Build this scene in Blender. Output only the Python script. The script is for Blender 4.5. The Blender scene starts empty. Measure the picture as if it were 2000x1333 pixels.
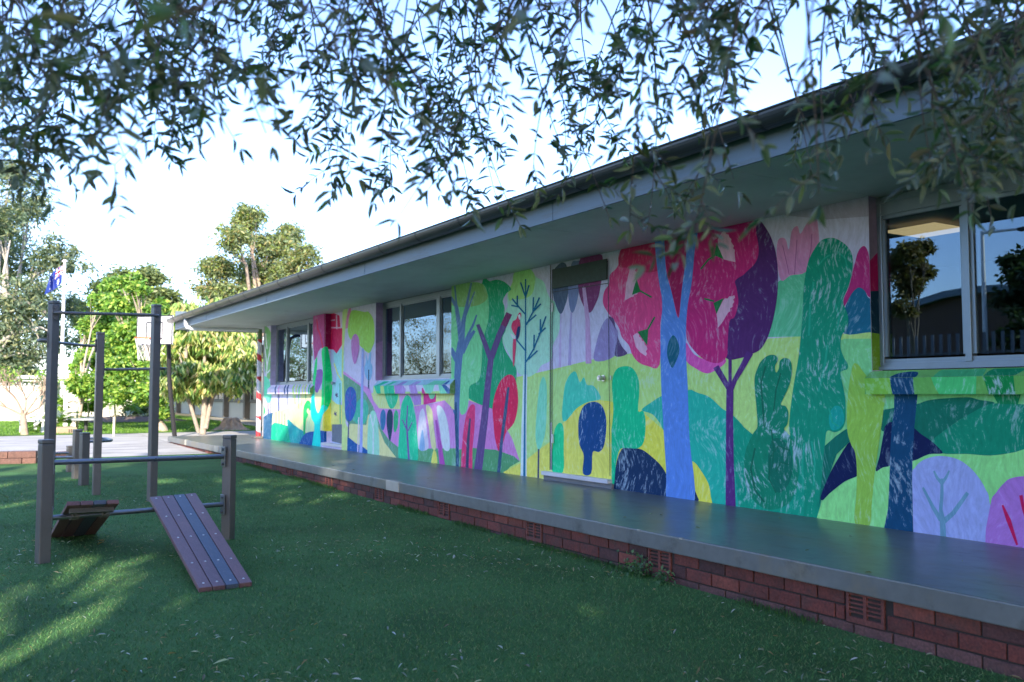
import bpy, bmesh, math, random
import numpy as np
from mathutils import Vector, Matrix, Quaternion
from mathutils.geometry import tessellate_polygon
random.seed(7); rng = np.random.default_rng(7)
sc = bpy.context.scene
col = sc.collection

# ---------------------------------------------------------------- camera
EYE = 1.32                      # camera height above the turf
FPX, CX, CY = 1750.0, 1000.0, 666.5
PITCH = math.atan((770 - CY) / FPX)
AZ = math.atan2(1090.0, FPX / math.cos(PITCH))
cam_d = bpy.data.cameras.new('camera'); cam = bpy.data.objects.new('camera', cam_d); col.objects.link(cam)
cam.location = (0, 0, EYE); cam.rotation_euler = (math.pi / 2 + PITCH, 0, -AZ)
cam_d.sensor_width = 36; cam_d.lens = FPX / 2000 * 36; cam_d.clip_end = 2000; cam_d.clip_start = 0.05
cam_d.dof.use_dof = True; cam_d.dof.focus_distance = 7.0; cam_d.dof.aperture_fstop = 3.2
sc.camera = cam
# ---------------------------------------------------------------- sky, sun, exposure
SUN_EL, SUN_AZ = math.radians(25), math.radians(180 + 27)      # azimuth clockwise from +Y
SUN = Vector((math.sin(SUN_AZ) * math.cos(SUN_EL), math.cos(SUN_AZ) * math.cos(SUN_EL), math.sin(SUN_EL)))
world = bpy.data.worlds.new('World'); sc.world = world; world.use_nodes = True
wn = world.node_tree; sky = wn.nodes.new('ShaderNodeTexSky'); sky.sky_type = 'NISHITA'; sky.sun_disc = False
sky.sun_elevation = SUN_EL; sky.sun_rotation = SUN_AZ; sky.air_density = 1.0; sky.dust_density = 0.6; sky.ozone_density = 3.6
tint = wn.nodes.new('ShaderNodeMix'); tint.data_type = 'RGBA'; tint.blend_type = 'MULTIPLY'; tint.inputs[0].default_value = 1; tint.inputs[7].default_value = (.97, .93, 1.06, 1)
wn.links.new(sky.outputs[0], tint.inputs[6]); wn.links.new(tint.outputs[2], wn.nodes['Background'].inputs[0]); wn.nodes['Background'].inputs[1].default_value = 0.15
sl = bpy.data.lights.new('sun', 'SUN'); sun = bpy.data.objects.new('sun', sl); col.objects.link(sun)
sl.energy = 2.9; sl.angle = math.radians(0.5); sl.color = (1.0, 0.9, 0.74)
sun.rotation_euler = SUN.to_track_quat('Z', 'Y').to_euler(); sun.location = (0, 0, 40)
sc.view_settings.view_transform = 'Standard'; sc.view_settings.look = 'None'
sc.view_settings.exposure = 2.0; sc.view_settings.gamma = 1.0
sc.cycles.max_bounces = 8; sc.cycles.transparent_max_bounces = 12; sc.cycles.use_denoising = True
sc.cycles.sample_clamp_indirect = 6.0; sc.cycles.caustics_reflective = False; sc.cycles.caustics_refractive = False

# ---------------------------------------------------------------- geometry helpers (z is relative to the eye, shifted on linking)
def ray(x, y):
    u = (x - CX) / FPX; v = -(y - CY) / FPX
    F = math.cos(PITCH) - v * math.sin(PITCH); U = math.sin(PITCH) + v * math.cos(PITCH)
    return Vector((F * math.sin(AZ) + u * math.cos(AZ), F * math.cos(AZ) - u * math.sin(AZ), U))
def onx(x, y, X): r = ray(x, y); return r * (X / r.x)
def ony(x, y, Y): r = ray(x, y); return r * (Y / r.y)
def onz(x, y, Z): r = ray(x, y); return r * (Z / r.z)
def gz(y): return -1.32 + 0.0105 * min(max(0, y - 1.5), 40)
def rz(px, py, x, y): r = ray(px, py); return r.z * math.hypot(x, y) / math.hypot(r.x, r.y)
def ppm(p): return FPX / (p.x * math.sin(AZ) + p.y * math.cos(AZ))
def s2l(c): return tuple((v / 255 / 12.92) if v <= 10 else (((v / 255) + 0.055) / 1.055) ** 2.4 for v in c)

class MB:
    def __init__(s): s.v = []; s.f = []; s.c = []; s.m = []; s.sm = []
    def add(s, vs, fs, c=(.5, .5, .5, 0), m=0, smooth=False):
        b = len(s.v); s.v += [tuple(p) for p in vs]
        if len(c) == 3: c = tuple(c) + (0,)
        for f in fs: s.f.append([i + b for i in f]); s.c.append(c); s.m.append(m); s.sm.append(smooth)
        return s
    def box(s, lo, hi, c=(.5, .5, .5, 0), m=0, M=None):
        x0, y0, z0 = lo; x1, y1, z1 = hi
        vs = [Vector(p) for p in ((x0, y0, z0), (x1, y0, z0), (x1, y1, z0), (x0, y1, z0), (x0, y0, z1), (x1, y0, z1), (x1, y1, z1), (x0, y1, z1))]
        if M is not None: vs = [M @ p for p in vs]
        return s.add(vs, [(0, 3, 2, 1), (4, 5, 6, 7), (0, 1, 5, 4), (1, 2, 6, 5), (2, 3, 7, 6), (3, 0, 4, 7)], c, m)
    def bbox(s, lo, hi, b, c=(.5, .5, .5, 0), m=0, M=None):
        bm = bmesh.new(); bmesh.ops.create_cube(bm, size=1)
        for v in bm.verts: v.co = Vector([(lo[i] + hi[i]) / 2 + v.co[i] * (hi[i] - lo[i]) for i in range(3)])
        bmesh.ops.bevel(bm, geom=bm.edges[:], offset=b, segments=2, affect='EDGES', profile=.6)
        bm.verts.index_update(); vs = [(M @ v.co) if M is not None else v.co.copy() for v in bm.verts]
        s.add(vs, [[v.index for v in f.verts] for f in bm.faces], c, m); bm.free(); return s
    def tube(s, pts, r, n=8, c=(.5, .5, .5, 0), m=0, cap=True):
        pts = [Vector(p) for p in pts]; k = len(pts); rs = r if isinstance(r, (list, tuple)) else [r] * k
        t0 = (pts[1] - pts[0]).normalized(); a = t0.orthogonal().normalized(); vs = []
        for i, p in enumerate(pts):
            t = ((pts[min(i + 1, k - 1)] - pts[max(i - 1, 0)])).normalized()
            a = (a - t * a.dot(t)); a = a.normalized() if a.length > 1e-6 else t.orthogonal().normalized(); b = t.cross(a)
            for j in range(n):
                w = 2 * math.pi * j / n; vs.append(p + (a * math.cos(w) + b * math.sin(w)) * rs[i])
        fs = [(i * n + j, i * n + (j + 1) % n, (i + 1) * n + (j + 1) % n, (i + 1) * n + j) for i in range(k - 1) for j in range(n)]
        s.add(vs, fs, c, m, True)
        if cap: s.add(vs[:n], [list(range(n))[::-1]], c, m); s.add(vs[-n:], [list(range(n))], c, m)
        return s
    def prism(s, prof, axis_a, axis_b, p0, d, c=(.5, .5, .5, 0), m=0, smooth=False):
        """profile [(a,b)...] in the plane axis_a, axis_b at p0, swept by vector d"""
        A, B, P, D = Vector(axis_a), Vector(axis_b), Vector(p0), Vector(d); n = len(prof)
        vs = [P + A * a + B * b for a, b in prof] + [P + A * a + B * b + D for a, b in prof]
        s.add(vs, [(i, (i + 1) % n, n + (i + 1) % n, n + i) for i in range(n)], c, m, smooth)
        s.add(vs[:n], [list(range(n))[::-1]], c, m); s.add(vs[n:], [list(range(n))], c, m)
        return s

def link(name, me, mats, parent=None, origin=None):
    o = bpy.data.objects.new(name, me); col.objects.link(o)
    for m_ in (mats if isinstance(mats, (list, tuple)) else [mats]): me.materials.append(m_)
    if parent is not None: o.parent = parent
    if origin is not None: o.location = origin
    return o
def wloc(o):
    v = Vector((0, 0, 0))
    while o is not None: v += o.location; o = o.parent
    return v
def build(name, mb, mats, parent=None, bevel=0):
    vs = np.array([tuple(v) for v in mb.v], dtype=float); vs[:, 2] += EYE
    if parent is not None: org = wloc(parent)
    else: org = Vector(((vs[:, 0].min() + vs[:, 0].max()) / 2, (vs[:, 1].min() + vs[:, 1].max()) / 2, vs[:, 2].min()))
    vs -= np.array(org)
    me = bpy.data.meshes.new(name); me.from_pydata(vs.tolist(), [], mb.f)
    ca = me.color_attributes.new('Col', 'FLOAT_COLOR', 'CORNER')
    ls = np.array([len(f) for f in mb.f]); cc = np.repeat(np.array(mb.c, dtype=np.float32), ls, axis=0)
    ca.data.foreach_set('color', cc.ravel())
    me.polygons.foreach_set('material_index', mb.m); me.polygons.foreach_set('use_smooth', mb.sm); me.update()
    o = link(name, me, mats, parent, None if parent is not None else org)
    if bevel:
        b = o.modifiers.new('b', 'BEVEL'); b.width = bevel; b.segments = 2; b.limit_method = 'ANGLE'
    return o
def big(name, V, F, C, mats, parent=None, origin=None, smooth=False):
    """V (n,3) numpy relative to eye; F (k,q) numpy; C (k,3|4) colour per face"""
    V = np.array(V, dtype=np.float64); V[:, 2] += EYE
    org = wloc(parent) if parent is not None else (origin if origin is not None else Vector(((V[:, 0].min() + V[:, 0].max()) / 2, (V[:, 1].min() + V[:, 1].max()) / 2, V[:, 2].min())))
    V -= np.array(org); q = F.shape[1]
    me = bpy.data.meshes.new(name); me.vertices.add(len(V)); me.vertices.foreach_set('co', V.ravel().astype(np.float32))
    me.loops.add(F.size); me.loops.foreach_set('vertex_index', F.ravel().astype(np.int32))
    me.polygons.add(len(F)); me.polygons.foreach_set('loop_start', (np.arange(len(F)) * q).astype(np.int32))
    me.polygons.foreach_set('loop_total', np.full(len(F), q, dtype=np.int32))
    me.update(calc_edges=True)
    if C.shape[1] == 3: C = np.concatenate([C, np.zeros((len(C), 1))], axis=1)
    ca = me.color_attributes.new('Col', 'FLOAT_COLOR', 'CORNER'); ca.data.foreach_set('color', np.repeat(C, q, axis=0).astype(np.float32).ravel())
    if smooth: me.polygons.foreach_set('use_smooth', np.ones(len(F), dtype=bool))
    me.validate(); return link(name, me, mats, parent, None if parent is not None else org)
def thing(name, loc, label, cat, group=None):
    o = bpy.data.objects.new(name, None); col.objects.link(o); o.location = (loc[0], loc[1], loc[2] + EYE)
    o.empty_display_size = .2; return tag(o, label, cat, group)
def tag(o, label, cat, group=None, kind=None):
    o['label'] = label; o['category'] = cat
    if group: o['group'] = group
    if kind: o['kind'] = kind
    return o
def struct(o, label=None):
    o['kind'] = 'structure'
    if label: o['label'] = label
    return o
def part(name, parent): # an empty in between, for sub-parts
    o = bpy.data.objects.new(name, None); col.objects.link(o); o.parent = parent; return o

# ---------------------------------------------------------------- materials
def N(nt, t, **k):
    n = nt.nodes.new(t)
    for a, b in k.items():
        if a.startswith('i_'): n.inputs[a[2:].replace('_', ' ')].default_value = b
        else: setattr(n, a, b)
    return n
def mat(name, color=None, rough=.6, metal=0, spec=.5, var=.15, vs=6, bump=.1, bs=60, attr=False, fine=0, coat=0, stretch=(1, 1, 1)):
    m = bpy.data.materials.new(name); m.use_nodes = True; nt = m.node_tree; L = nt.links.new; P = nt.nodes['Principled BSDF']
    P.inputs['Roughness'].default_value = rough; P.inputs['Metallic'].default_value = metal; P.inputs['Specular IOR Level'].default_value = spec
    if coat: P.inputs['Coat Weight'].default_value = coat; P.inputs['Coat Roughness'].default_value = .15
    tc = N(nt, 'ShaderNodeTexCoord'); mp = N(nt, 'ShaderNodeMapping'); mp.inputs['Scale'].default_value = stretch; L(tc.outputs['Object'], mp.inputs[0])
    if attr: src = N(nt, 'ShaderNodeAttribute', attribute_name='Col').outputs['Color']
    else:
        rgb = N(nt, 'ShaderNodeRGB'); rgb.outputs[0].default_value = tuple(color) + (1,); src = rgb.outputs[0]
    n1 = N(nt, 'ShaderNodeTexNoise', i_Scale=vs, i_Detail=5.0, i_Roughness=.65); L(mp.outputs[0], n1.inputs['Vector'])
    mr = N(nt, 'ShaderNodeMapRange'); mr.inputs[1].default_value = .3; mr.inputs[2].default_value = .7; mr.inputs[3].default_value = 1 - var; mr.inputs[4].default_value = 1 + var
    L(n1.outputs['Fac'], mr.inputs[0])
    mx = N(nt, 'ShaderNodeMix', data_type='RGBA', blend_type='MULTIPLY'); mx.inputs[0].default_value = 1; L(src, mx.inputs[6]); L(mr.outputs[0], mx.inputs[7])
    out = mx.outputs[2]
    if fine:
        n3 = N(nt, 'ShaderNodeTexNoise', i_Scale=bs * 1.7, i_Detail=3.0); L(mp.outputs[0], n3.inputs['Vector'])
        m3 = N(nt, 'ShaderNodeMapRange'); m3.inputs[1].default_value = .35; m3.inputs[2].default_value = .65; m3.inputs[3].default_value = 1 - fine; m3.inputs[4].default_value = 1 + fine
        L(n3.outputs['Fac'], m3.inputs[0]); mm = N(nt, 'ShaderNodeMix', data_type='RGBA', blend_type='MULTIPLY'); mm.inputs[0].default_value = 1
        L(out, mm.inputs[6]); L(m3.outputs[0], mm.inputs[7]); out = mm.outputs[2]
    L(out, P.inputs['Base Color'])
    if bump:
        n2 = N(nt, 'ShaderNodeTexNoise', i_Scale=bs, i_Detail=4.0); L(mp.outputs[0], n2.inputs['Vector'])
        bp = N(nt, 'ShaderNodeBump'); bp.inputs['Strength'].default_value = bump; bp.inputs['Distance'].default_value = .01
        L(n2.outputs['Fac'], bp.inputs['Height']); L(bp.outputs[0], P.inputs['Normal'])
    rr = N(nt, 'ShaderNodeMapRange'); rr.inputs[3].default_value = max(0.05, rough - .1); rr.inputs[4].default_value = min(1, rough + .1)
    L(n1.outputs['Fac'], rr.inputs[0]); L(rr.outputs[0], P.inputs['Roughness'])
    return m
def leafmat(name, trans=.3, rough=.45, under=None):
    m = bpy.data.materials.new(name); m.use_nodes = True; nt = m.node_tree; L = nt.links.new; P = nt.nodes['Principled BSDF']
    P.inputs['Roughness'].default_value = rough; P.inputs['Specular IOR Level'].default_value = .4
    at = N(nt, 'ShaderNodeAttribute', attribute_name='Col'); src = at.outputs['Color']
    if under:
        g = N(nt, 'ShaderNodeNewGeometry'); mx = N(nt, 'ShaderNodeMix', data_type='RGBA'); L(g.outputs['Backfacing'], mx.inputs[0]); L(src, mx.inputs[6]); mx.inputs[7].default_value = under + (1,); src = mx.outputs[2]
    L(src, P.inputs['Base Color'])
    t = N(nt, 'ShaderNodeBsdfTranslucent'); mul = N(nt, 'ShaderNodeMix', data_type='RGBA', blend_type='MULTIPLY'); mul.inputs[0].default_value = 1
    L(src, mul.inputs[6]); mul.inputs[7].default_value = (1.5, 1.7, .6, 1); L(mul.outputs[2], t.inputs['Color'])
    ms = N(nt, 'ShaderNodeMixShader'); ms.inputs[0].default_value = trans; L(P.outputs[0], ms.inputs[1]); L(t.outputs[0], ms.inputs[2])
    L(ms.outputs[0], nt.nodes['Material Output'].inputs['Surface']); return m
def mural_mat():
    m = bpy.data.materials.new('brushed wall paint'); m.use_nodes = True; nt = m.node_tree; L = nt.links.new; P = nt.nodes['Principled BSDF']
    P.inputs['Specular IOR Level'].default_value = .1
    tc = N(nt, 'ShaderNodeTexCoord'); at = N(nt, 'ShaderNodeAttribute', attribute_name='Col')
    warp = N(nt, 'ShaderNodeTexNoise', i_Scale=1.6, i_Detail=1.0); L(tc.outputs['Object'], warp.inputs['Vector'])
    sub = N(nt, 'ShaderNodeVectorMath', operation='SUBTRACT'); sub.inputs[1].default_value = (.5, .5, .5); L(warp.outputs['Color'], sub.inputs[0])
    scl = N(nt, 'ShaderNodeVectorMath', operation='SCALE'); scl.inputs['Scale'].default_value = .55; L(sub.outputs[0], scl.inputs[0])
    ad = N(nt, 'ShaderNodeVectorMath', operation='ADD'); L(tc.outputs['Object'], ad.inputs[0]); L(scl.outputs[0], ad.inputs[1])
    mp = N(nt, 'ShaderNodeMapping'); mp.inputs['Scale'].default_value = (8, 30, 11); L(ad.outputs[0], mp.inputs[0])
    st = N(nt, 'ShaderNodeTexNoise', i_Scale=1.0, i_Detail=4.0, i_Roughness=.7); L(mp.outputs[0], st.inputs['Vector'])
    dens = N(nt, 'ShaderNodeTexNoise', i_Scale=2.3, i_Detail=2.0); L(tc.outputs['Object'], dens.inputs['Vector'])
    sm = N(nt, 'ShaderNodeMath', operation='MULTIPLY_ADD'); L(dens.outputs['Fac'], sm.inputs[0]); sm.inputs[1].default_value = .42; L(st.outputs['Fac'], sm.inputs[2])
    mr = N(nt, 'ShaderNodeMapRange'); mr.inputs[1].default_value = .765; mr.inputs[2].default_value = .9; L(sm.outputs[0], mr.inputs[0])
    fa = N(nt, 'ShaderNodeMath', operation='MULTIPLY'); L(mr.outputs[0], fa.inputs[0]); L(at.outputs['Alpha'], fa.inputs[1])
    # light and dark brushing of the same paint
    m2 = N(nt, 'ShaderNodeMapRange'); m2.inputs[1].default_value = .3; m2.inputs[2].default_value = .72; m2.inputs[3].default_value = .84; m2.inputs[4].default_value = 1.16; L(st.outputs['Fac'], m2.inputs[0])
    mu = N(nt, 'ShaderNodeMix', data_type='RGBA', blend_type='MULTIPLY'); mu.inputs[0].default_value = 1; L(at.outputs['Color'], mu.inputs[6]); L(m2.outputs[0], mu.inputs[7])
    mx = N(nt, 'ShaderNodeMix', data_type='RGBA'); L(fa.outputs[0], mx.inputs[0]); L(mu.outputs[2], mx.inputs[6]); mx.inputs[7].default_value = (.5, .68, .78, 1)
    L(mx.outputs[2], P.inputs['Base Color'])
    fn = N(nt, 'ShaderNodeTexNoise', i_Scale=45.0, i_Detail=5.0); L(tc.outputs['Object'], fn.inputs['Vector'])
    bp = N(nt, 'ShaderNodeBump'); bp.inputs['Strength'].default_value = .25; bp.inputs['Distance'].default_value = .004; L(fn.outputs['Fac'], bp.inputs['Height']); L(bp.outputs[0], P.inputs['Normal'])
    P.inputs['Roughness'].default_value = .6; return m
def add_stain(m, c, scale, lo, hi, stretch=(1, 1, 1), amt=1.0):
    nt = m.node_tree; L = nt.links.new; P = nt.nodes['Principled BSDF']; tc = N(nt, 'ShaderNodeTexCoord'); mp = N(nt, 'ShaderNodeMapping'); mp.inputs['Scale'].default_value = stretch; L(tc.outputs['Object'], mp.inputs[0])
    n = N(nt, 'ShaderNodeTexNoise', i_Scale=scale, i_Detail=7.0, i_Roughness=.72); L(mp.outputs[0], n.inputs['Vector']); r = N(nt, 'ShaderNodeMapRange'); r.inputs[1].default_value = lo; r.inputs[2].default_value = hi; r.inputs[4].default_value = amt; L(n.outputs['Fac'], r.inputs[0])
    old = P.inputs['Base Color'].links[0].from_socket; mx = N(nt, 'ShaderNodeMix', data_type='RGBA'); L(r.outputs[0], mx.inputs[0]); L(old, mx.inputs[6]); mx.inputs[7].default_value = tuple(c) + (1,); L(mx.outputs[2], P.inputs['Base Color'])
def concrete_mat():
    m = mat('painted concrete', (.15, .16, .155), rough=.34, var=.16, vs=1.6, bump=.12, bs=9, fine=.06, spec=.55)
    nt = m.node_tree; L = nt.links.new; P = nt.nodes['Principled BSDF']; tc = N(nt, 'ShaderNodeTexCoord')
    mp = N(nt, 'ShaderNodeMapping'); mp.inputs['Scale'].default_value = (3.2, 1.1, 1); L(tc.outputs['Object'], mp.inputs[0])
    n = N(nt, 'ShaderNodeTexNoise', i_Scale=1.3, i_Detail=6.0, i_Roughness=.7); L(mp.outputs[0], n.inputs['Vector'])
    r = N(nt, 'ShaderNodeMapRange'); r.inputs[1].default_value = .52; r.inputs[2].default_value = .7; L(n.outputs['Fac'], r.inputs[0])
    old = P.inputs['Base Color'].links[0].from_socket
    mx = N(nt, 'ShaderNodeMix', data_type='RGBA'); L(r.outputs[0], mx.inputs[0]); L(old, mx.inputs[6]); mx.inputs[7].default_value = (.2, .175, .12, 1)
    L(mx.outputs[2], P.inputs['Base Color'])
    rr = N(nt, 'ShaderNodeMapRange'); rr.inputs[3].default_value = .24; rr.inputs[4].default_value = .44; L(n.outputs['Fac'], rr.inputs[0]); L(rr.outputs[0], P.inputs['Roughness'])
    return m
def glass_mat():
    m = bpy.data.materials.new('window glass'); m.use_nodes = True; nt = m.node_tree; L = nt.links.new
    for n in list(nt.nodes):
        if n.type == 'BSDF_PRINCIPLED': nt.nodes.remove(n)
    t = N(nt, 'ShaderNodeBsdfTransparent'); t.inputs[0].default_value = (.62, .66, .66, 1)
    g = N(nt, 'ShaderNodeBsdfGlossy'); g.inputs['Roughness'].default_value = .0; g.inputs['Color'].default_value = (.62, .82, 1, 1)
    f = N(nt, 'ShaderNodeFresnel'); f.inputs['IOR'].default_value = 1.55
    k = N(nt, 'ShaderNodeMath', operation='MULTIPLY_ADD', use_clamp=True); L(f.outputs[0], k.inputs[0]); k.inputs[1].default_value = 1.6; k.inputs[2].default_value = .04
    x = N(nt, 'ShaderNodeMixShader'); L(k.outputs[0], x.inputs[0]); L(t.outputs[0], x.inputs[1]); L(g.outputs[0], x.inputs[2])
    L(x.outputs[0], nt.nodes['Material Output'].inputs['Surface']); return m
def emit_mat(name, c, s):
    m = bpy.data.materials.new(name); m.use_nodes = True; P = m.node_tree.nodes['Principled BSDF']
    P.inputs['Base Color'].default_value = tuple(c) + (1,); P.inputs['Emission Color'].default_value = tuple(c) + (1,); P.inputs['Emission Strength'].default_value = s; return m

M_mural = mural_mat(); M_conc = concrete_mat(); M_glass = glass_mat()
M_alu = mat('satin aluminium', (.24, .3, .35), rough=.35, metal=.5, var=.06, bump=0)
M_fascia = mat('painted metal fascia', (.13, .18, .225), rough=.5, var=.12, vs=3, bump=.03, stretch=(1, .3, 3))
M_gutter = mat('dark gutter steel', (.045, .047, .05), rough=.32, metal=.2, var=.2, vs=2, bump=.02)
M_soffit = mat('painted soffit sheet', (.5, .54, .5), rough=.6, var=.1, vs=1.2, bump=.03)
M_roof = mat('roof steel', (.1, .1, .1), rough=.4, metal=.3)
M_brick = mat('red face brick', rough=.8, var=.28, vs=14, bump=.6, bs=40, attr=True, fine=.2)
M_mortar = mat('dark mortar', (.035, .028, .026), rough=.9)
M_post = mat('powder coated steel post', (.125, .118, .11), rough=.42, var=.1, vs=5, bump=.02, metal=.2)
M_bar = mat('brushed steel bar', (.2, .215, .235), rough=.3, metal=.8, var=.1, bump=.02)
M_bolt = mat('zinc bolt', (.55, .55, .55), rough=.3, metal=.9, bump=0)
M_plank = mat('stained timber plank', rough=.55, attr=True, var=.22, vs=7, bump=.25, bs=22, stretch=(9, 1, 9), fine=.12)
M_dark = mat('dark rubber', (.02, .02, .022), rough=.7)
M_white = mat('white painted metal', (.72, .72, .7), rough=.45, var=.06)
add_stain(M_conc, (.06, .062, .06), 3.2, .56, .68, (2, 1, 1), .7); add_stain(M_conc, (.3, .28, .22), 22, .7, .78, (1, 1, 1), .8)
add_stain(M_soffit, (.26, .26, .22), 1.1, .5, .75, (1, .5, 1), .5); add_stain(M_fascia, (.12, .12, .11), 2.5, .52, .7, (1, .6, 5), .7); add_stain(M_brick, (.05, .035, .03), 5, .5, .7, (1, 1, 1), .6); add_stain(M_brick, (.3, .24, .22), 9, .66, .76, (1, 1, 1), .5); add_stain(M_post, (.2, .17, .13), 4, .58, .72, (3, 3, .6), .5)
add_stain(M_plank, (.22, .17, .15), 6, .56, .72, (8, 1, 8), .5)
M_bark = mat('bark', attr=True, rough=.85, var=.3, vs=9, bump=.6, bs=25)
M_leaf = leafmat('leaf', .32)
M_paint = mat('painted surface', attr=True, rough=.6, var=.1, vs=4, bump=.08)
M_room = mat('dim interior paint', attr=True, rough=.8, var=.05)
# ================================================================ SETTING
def sheet(name, xs, ys, dz, m, zf=gz):
    mb = MB()
    vs = [(x, y, zf(y) + dz) for y in ys for x in xs]; n = len(xs)
    mb.add(vs, [(j * n + i, j * n + i + 1, (j + 1) * n + i + 1, (j + 1) * n + i) for j in range(len(ys) - 1) for i in range(n - 1)])
    return struct(build(name, mb, m))
M_turf = mat('synthetic turf', (.068, .16, .05), rough=.9, var=.35, vs=.9, bump=1.0, bs=260, fine=.5, spec=.15)
M_pave = mat('worn concrete paving', (.42, .4, .37), rough=.8, var=.2, vs=.7, bump=.2, bs=30, fine=.08)
add_stain(M_turf, (.1, .15, .06), 1.1, .5, .72, (1, 1, 1), .6); add_stain(M_pave, (.2, .19, .18), .6, .5, .62, (.5, 3.0, 1), .8)  # paving gets darker streaks stretched across it
M_lawn = mat('mown lawn', (.1, .2, .03), rough=.9, var=.35, vs=.8, bump=1.0, bs=120, fine=.35, spec=.1)
M_soil = mat('bare ground', (.16, .15, .09), rough=.95, var=.3, vs=.3)
sheet('terrain', [-300, 300], [-300, 1.5, 41.5, 600], -.03, M_soil)
sheet('turf', [-14, 4.21], [-9, 1.5, 17.85], 0, M_turf)
sheet('paving', [-14, 4.21], [17.85, 25.9], .004, M_pave)
sheet('paving', [4.21, 9.5], [21.62, 25.9], .008, M_pave)
sheet('lawn', [-25, 8.2], [25.9, 41.5, 60], .012, M_lawn)
sheet('terrain', [-60, -14], [-40, 1.5, 41.5, 80], -.01, M_lawn)

# ================================================================ SCHOOL BUILDING
W = 5.75; ZS, ZC = -.966, 1.475
bld = thing('school_building', (5.75, 10, ZS - .3), 'low school building with a colourful forest mural, raised concrete walkway and red brick base', 'building')
# openings (y0, y1, z0, z1)
WIN3 = (1.1, 4.213, .162, ZC); WIN2 = (10.81, 13.41, .215, ZC); WIN1 = (16.39, 19.07, .185, ZC); DR1 = (14.83, 15.733, -.905, ZC)
rects = [(-3, 1.1, ZS, ZC), (4.213, 10.81, ZS, ZC), (13.41, 14.83, ZS, ZC), (15.733, 16.39, ZS, ZC), (19.07, 19.5, ZS, ZC),
         (1.1, 4.213, ZS, .162), (10.81, 13.41, ZS, .215), (16.39, 19.07, ZS, .185), (14.83, 15.733, ZS, -.905)]
def G(*a): return a
# ---- mural data: (crop, colour, fleck, points[, options]); crops give origin and scale of the tracing
CR = {'A': (480, 560, 3.602), 'B': (860, 480, 2.777), 'C': (1160, 400, 2.186), 'D': (1560, 680, 3.332), 'E': (1560, 340, 3.702), 'G': (700, 680, 10.0), 'H': (1680, 640, 6.25)}
LAV = (196, 180, 222); LIME = (176, 208, 122)
mural = []
def Pg(cr, c, fl, pts, s=1, on='w'): mural.append((cr, c, fl, pts, s, on))
def St(cr, c, fl, pts, w, on='w'):
    """stroke as an outline polygon with mitred sides"""
    n = len(pts); ws = w if isinstance(w, (list, tuple)) else [w] * n
    if len(ws) != n: ws = [ws[0] + (ws[-1] - ws[0]) * i / (n - 1) for i in range(n)]
    P = [Vector(p) for p in pts]; Lf = []; Rt = []
    for i in range(n):
        d = (P[min(i + 1, n - 1)] - P[max(i - 1, 0)]).normalized(); nn = Vector((-d.y, d.x)) * ws[i] / 2
        Lf.append(tuple(P[i] + nn)); Rt.append(tuple(P[i] - nn))
    mural.append((cr, c, fl, Lf + Rt[::-1], 0, on))
# --- upper wash and hills
Pg('E', (168, 150, 185), .1, [(-100, 300), (-100, 180), (500, 60), (600, 60), (600, 300), (200, 330)], 0)
Pg('B', LAV, .1, [(405, 735), (345, 500), (380, 100), (600, 60), (1100, -40), (1100, 700), (600, 700)], 0)
Pg('C', LIME, .35, [(-600, 800), (-420, 755), (-250, 720), (-120, 690), (0, 660), (60, 650), (155, 636), (250, 640), (400, 648), (670, 640), (745, 572), (885, 562), (1000, 556), (1185, 543), (1600, 540), (1600, 1700), (-600, 1500)], 0)
Pg('D', (120, 190, 130), .4, [(150, 0), (300, -60), (900, -60), (1700, -60), (1700, 1500), (100, 1300), (120, 500)], 0)
Pg('C', (92, 178, 140), .3, [(760, 345), (840, 300), (910, 286), (940, 290), (930, 450), (905, 563), (740, 566)], 0)
Pg('C', (205, 125, 175), .2, [(785, 160), (800, 142), (820, 150), (833, 192), (845, 115), (870, 92), (882, 125), (910, 80), (940, 52), (955, 72), (962, 170), (940, 210), (905, 288), (840, 303), (800, 324), (782, 230)])
for q in ([(807, 175), (822, 240), (835, 300)], [(868, 150), (862, 230), (858, 298)], [(932, 125), (928, 190), (916, 250)]): St('C', (165, 80, 130), 0, q, 3)
Pg('C', (178, 38, 112), .3, [(1068, 437), (1068, 400), (1090, 350), (1112, 260), (1130, 198), (1155, 177), (1173, 210), (1185, 290), (1210, 215), (1260, 210), (1260, 400), (1180, 397), (1160, 372), (1130, 354), (1100, 385)])
Pg('C', (24, 92, 128), .5, [(1072, 552), (1066, 480), (1075, 435), (1100, 382), (1130, 354), (1158, 368), (1176, 400), (1225, 398), (1260, 400), (1260, 545), (1180, 545)])
Pg('C', (38, 160, 146), .45, [(205, 877), (245, 845), (295, 815), (330, 820), (330, 980), (300, 965), (280, 930), (250, 895)])
Pg('C', (222, 216, 78), .3, [(-90, 840), (0, 832), (70, 840), (200, 880), (250, 920), (300, 965), (360, 1000), (420, 1070), (470, 1150), (525, 1272), (525, 1300), (-90, 1300)], 0)
Pg('C', (34, 162, 148), .5, [(395, 810), (450, 806), (500, 826), (545, 868), (600, 905), (640, 948), (670, 995), (700, 1100), (700, 1310), (525, 1300), (490, 1190), (440, 1110), (405, 1060)])
Pg('C', (20, 44, 84), .6, [(94, 1120), (120, 1044), (160, 1040), (205, 1046), (250, 1078), (290, 1118), (314, 1165), (330, 1260), (90, 1240)])
Pg('C', (24, 48, 84), .3, [(420, 1190), (450, 1262), (430, 1275), (400, 1262)], 0)
Pg('C', (26, 44, 76), .2, [(78, 1020), (80, 1195), (0, 1175), (15, 1150), (42, 1088)], 0)
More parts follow.
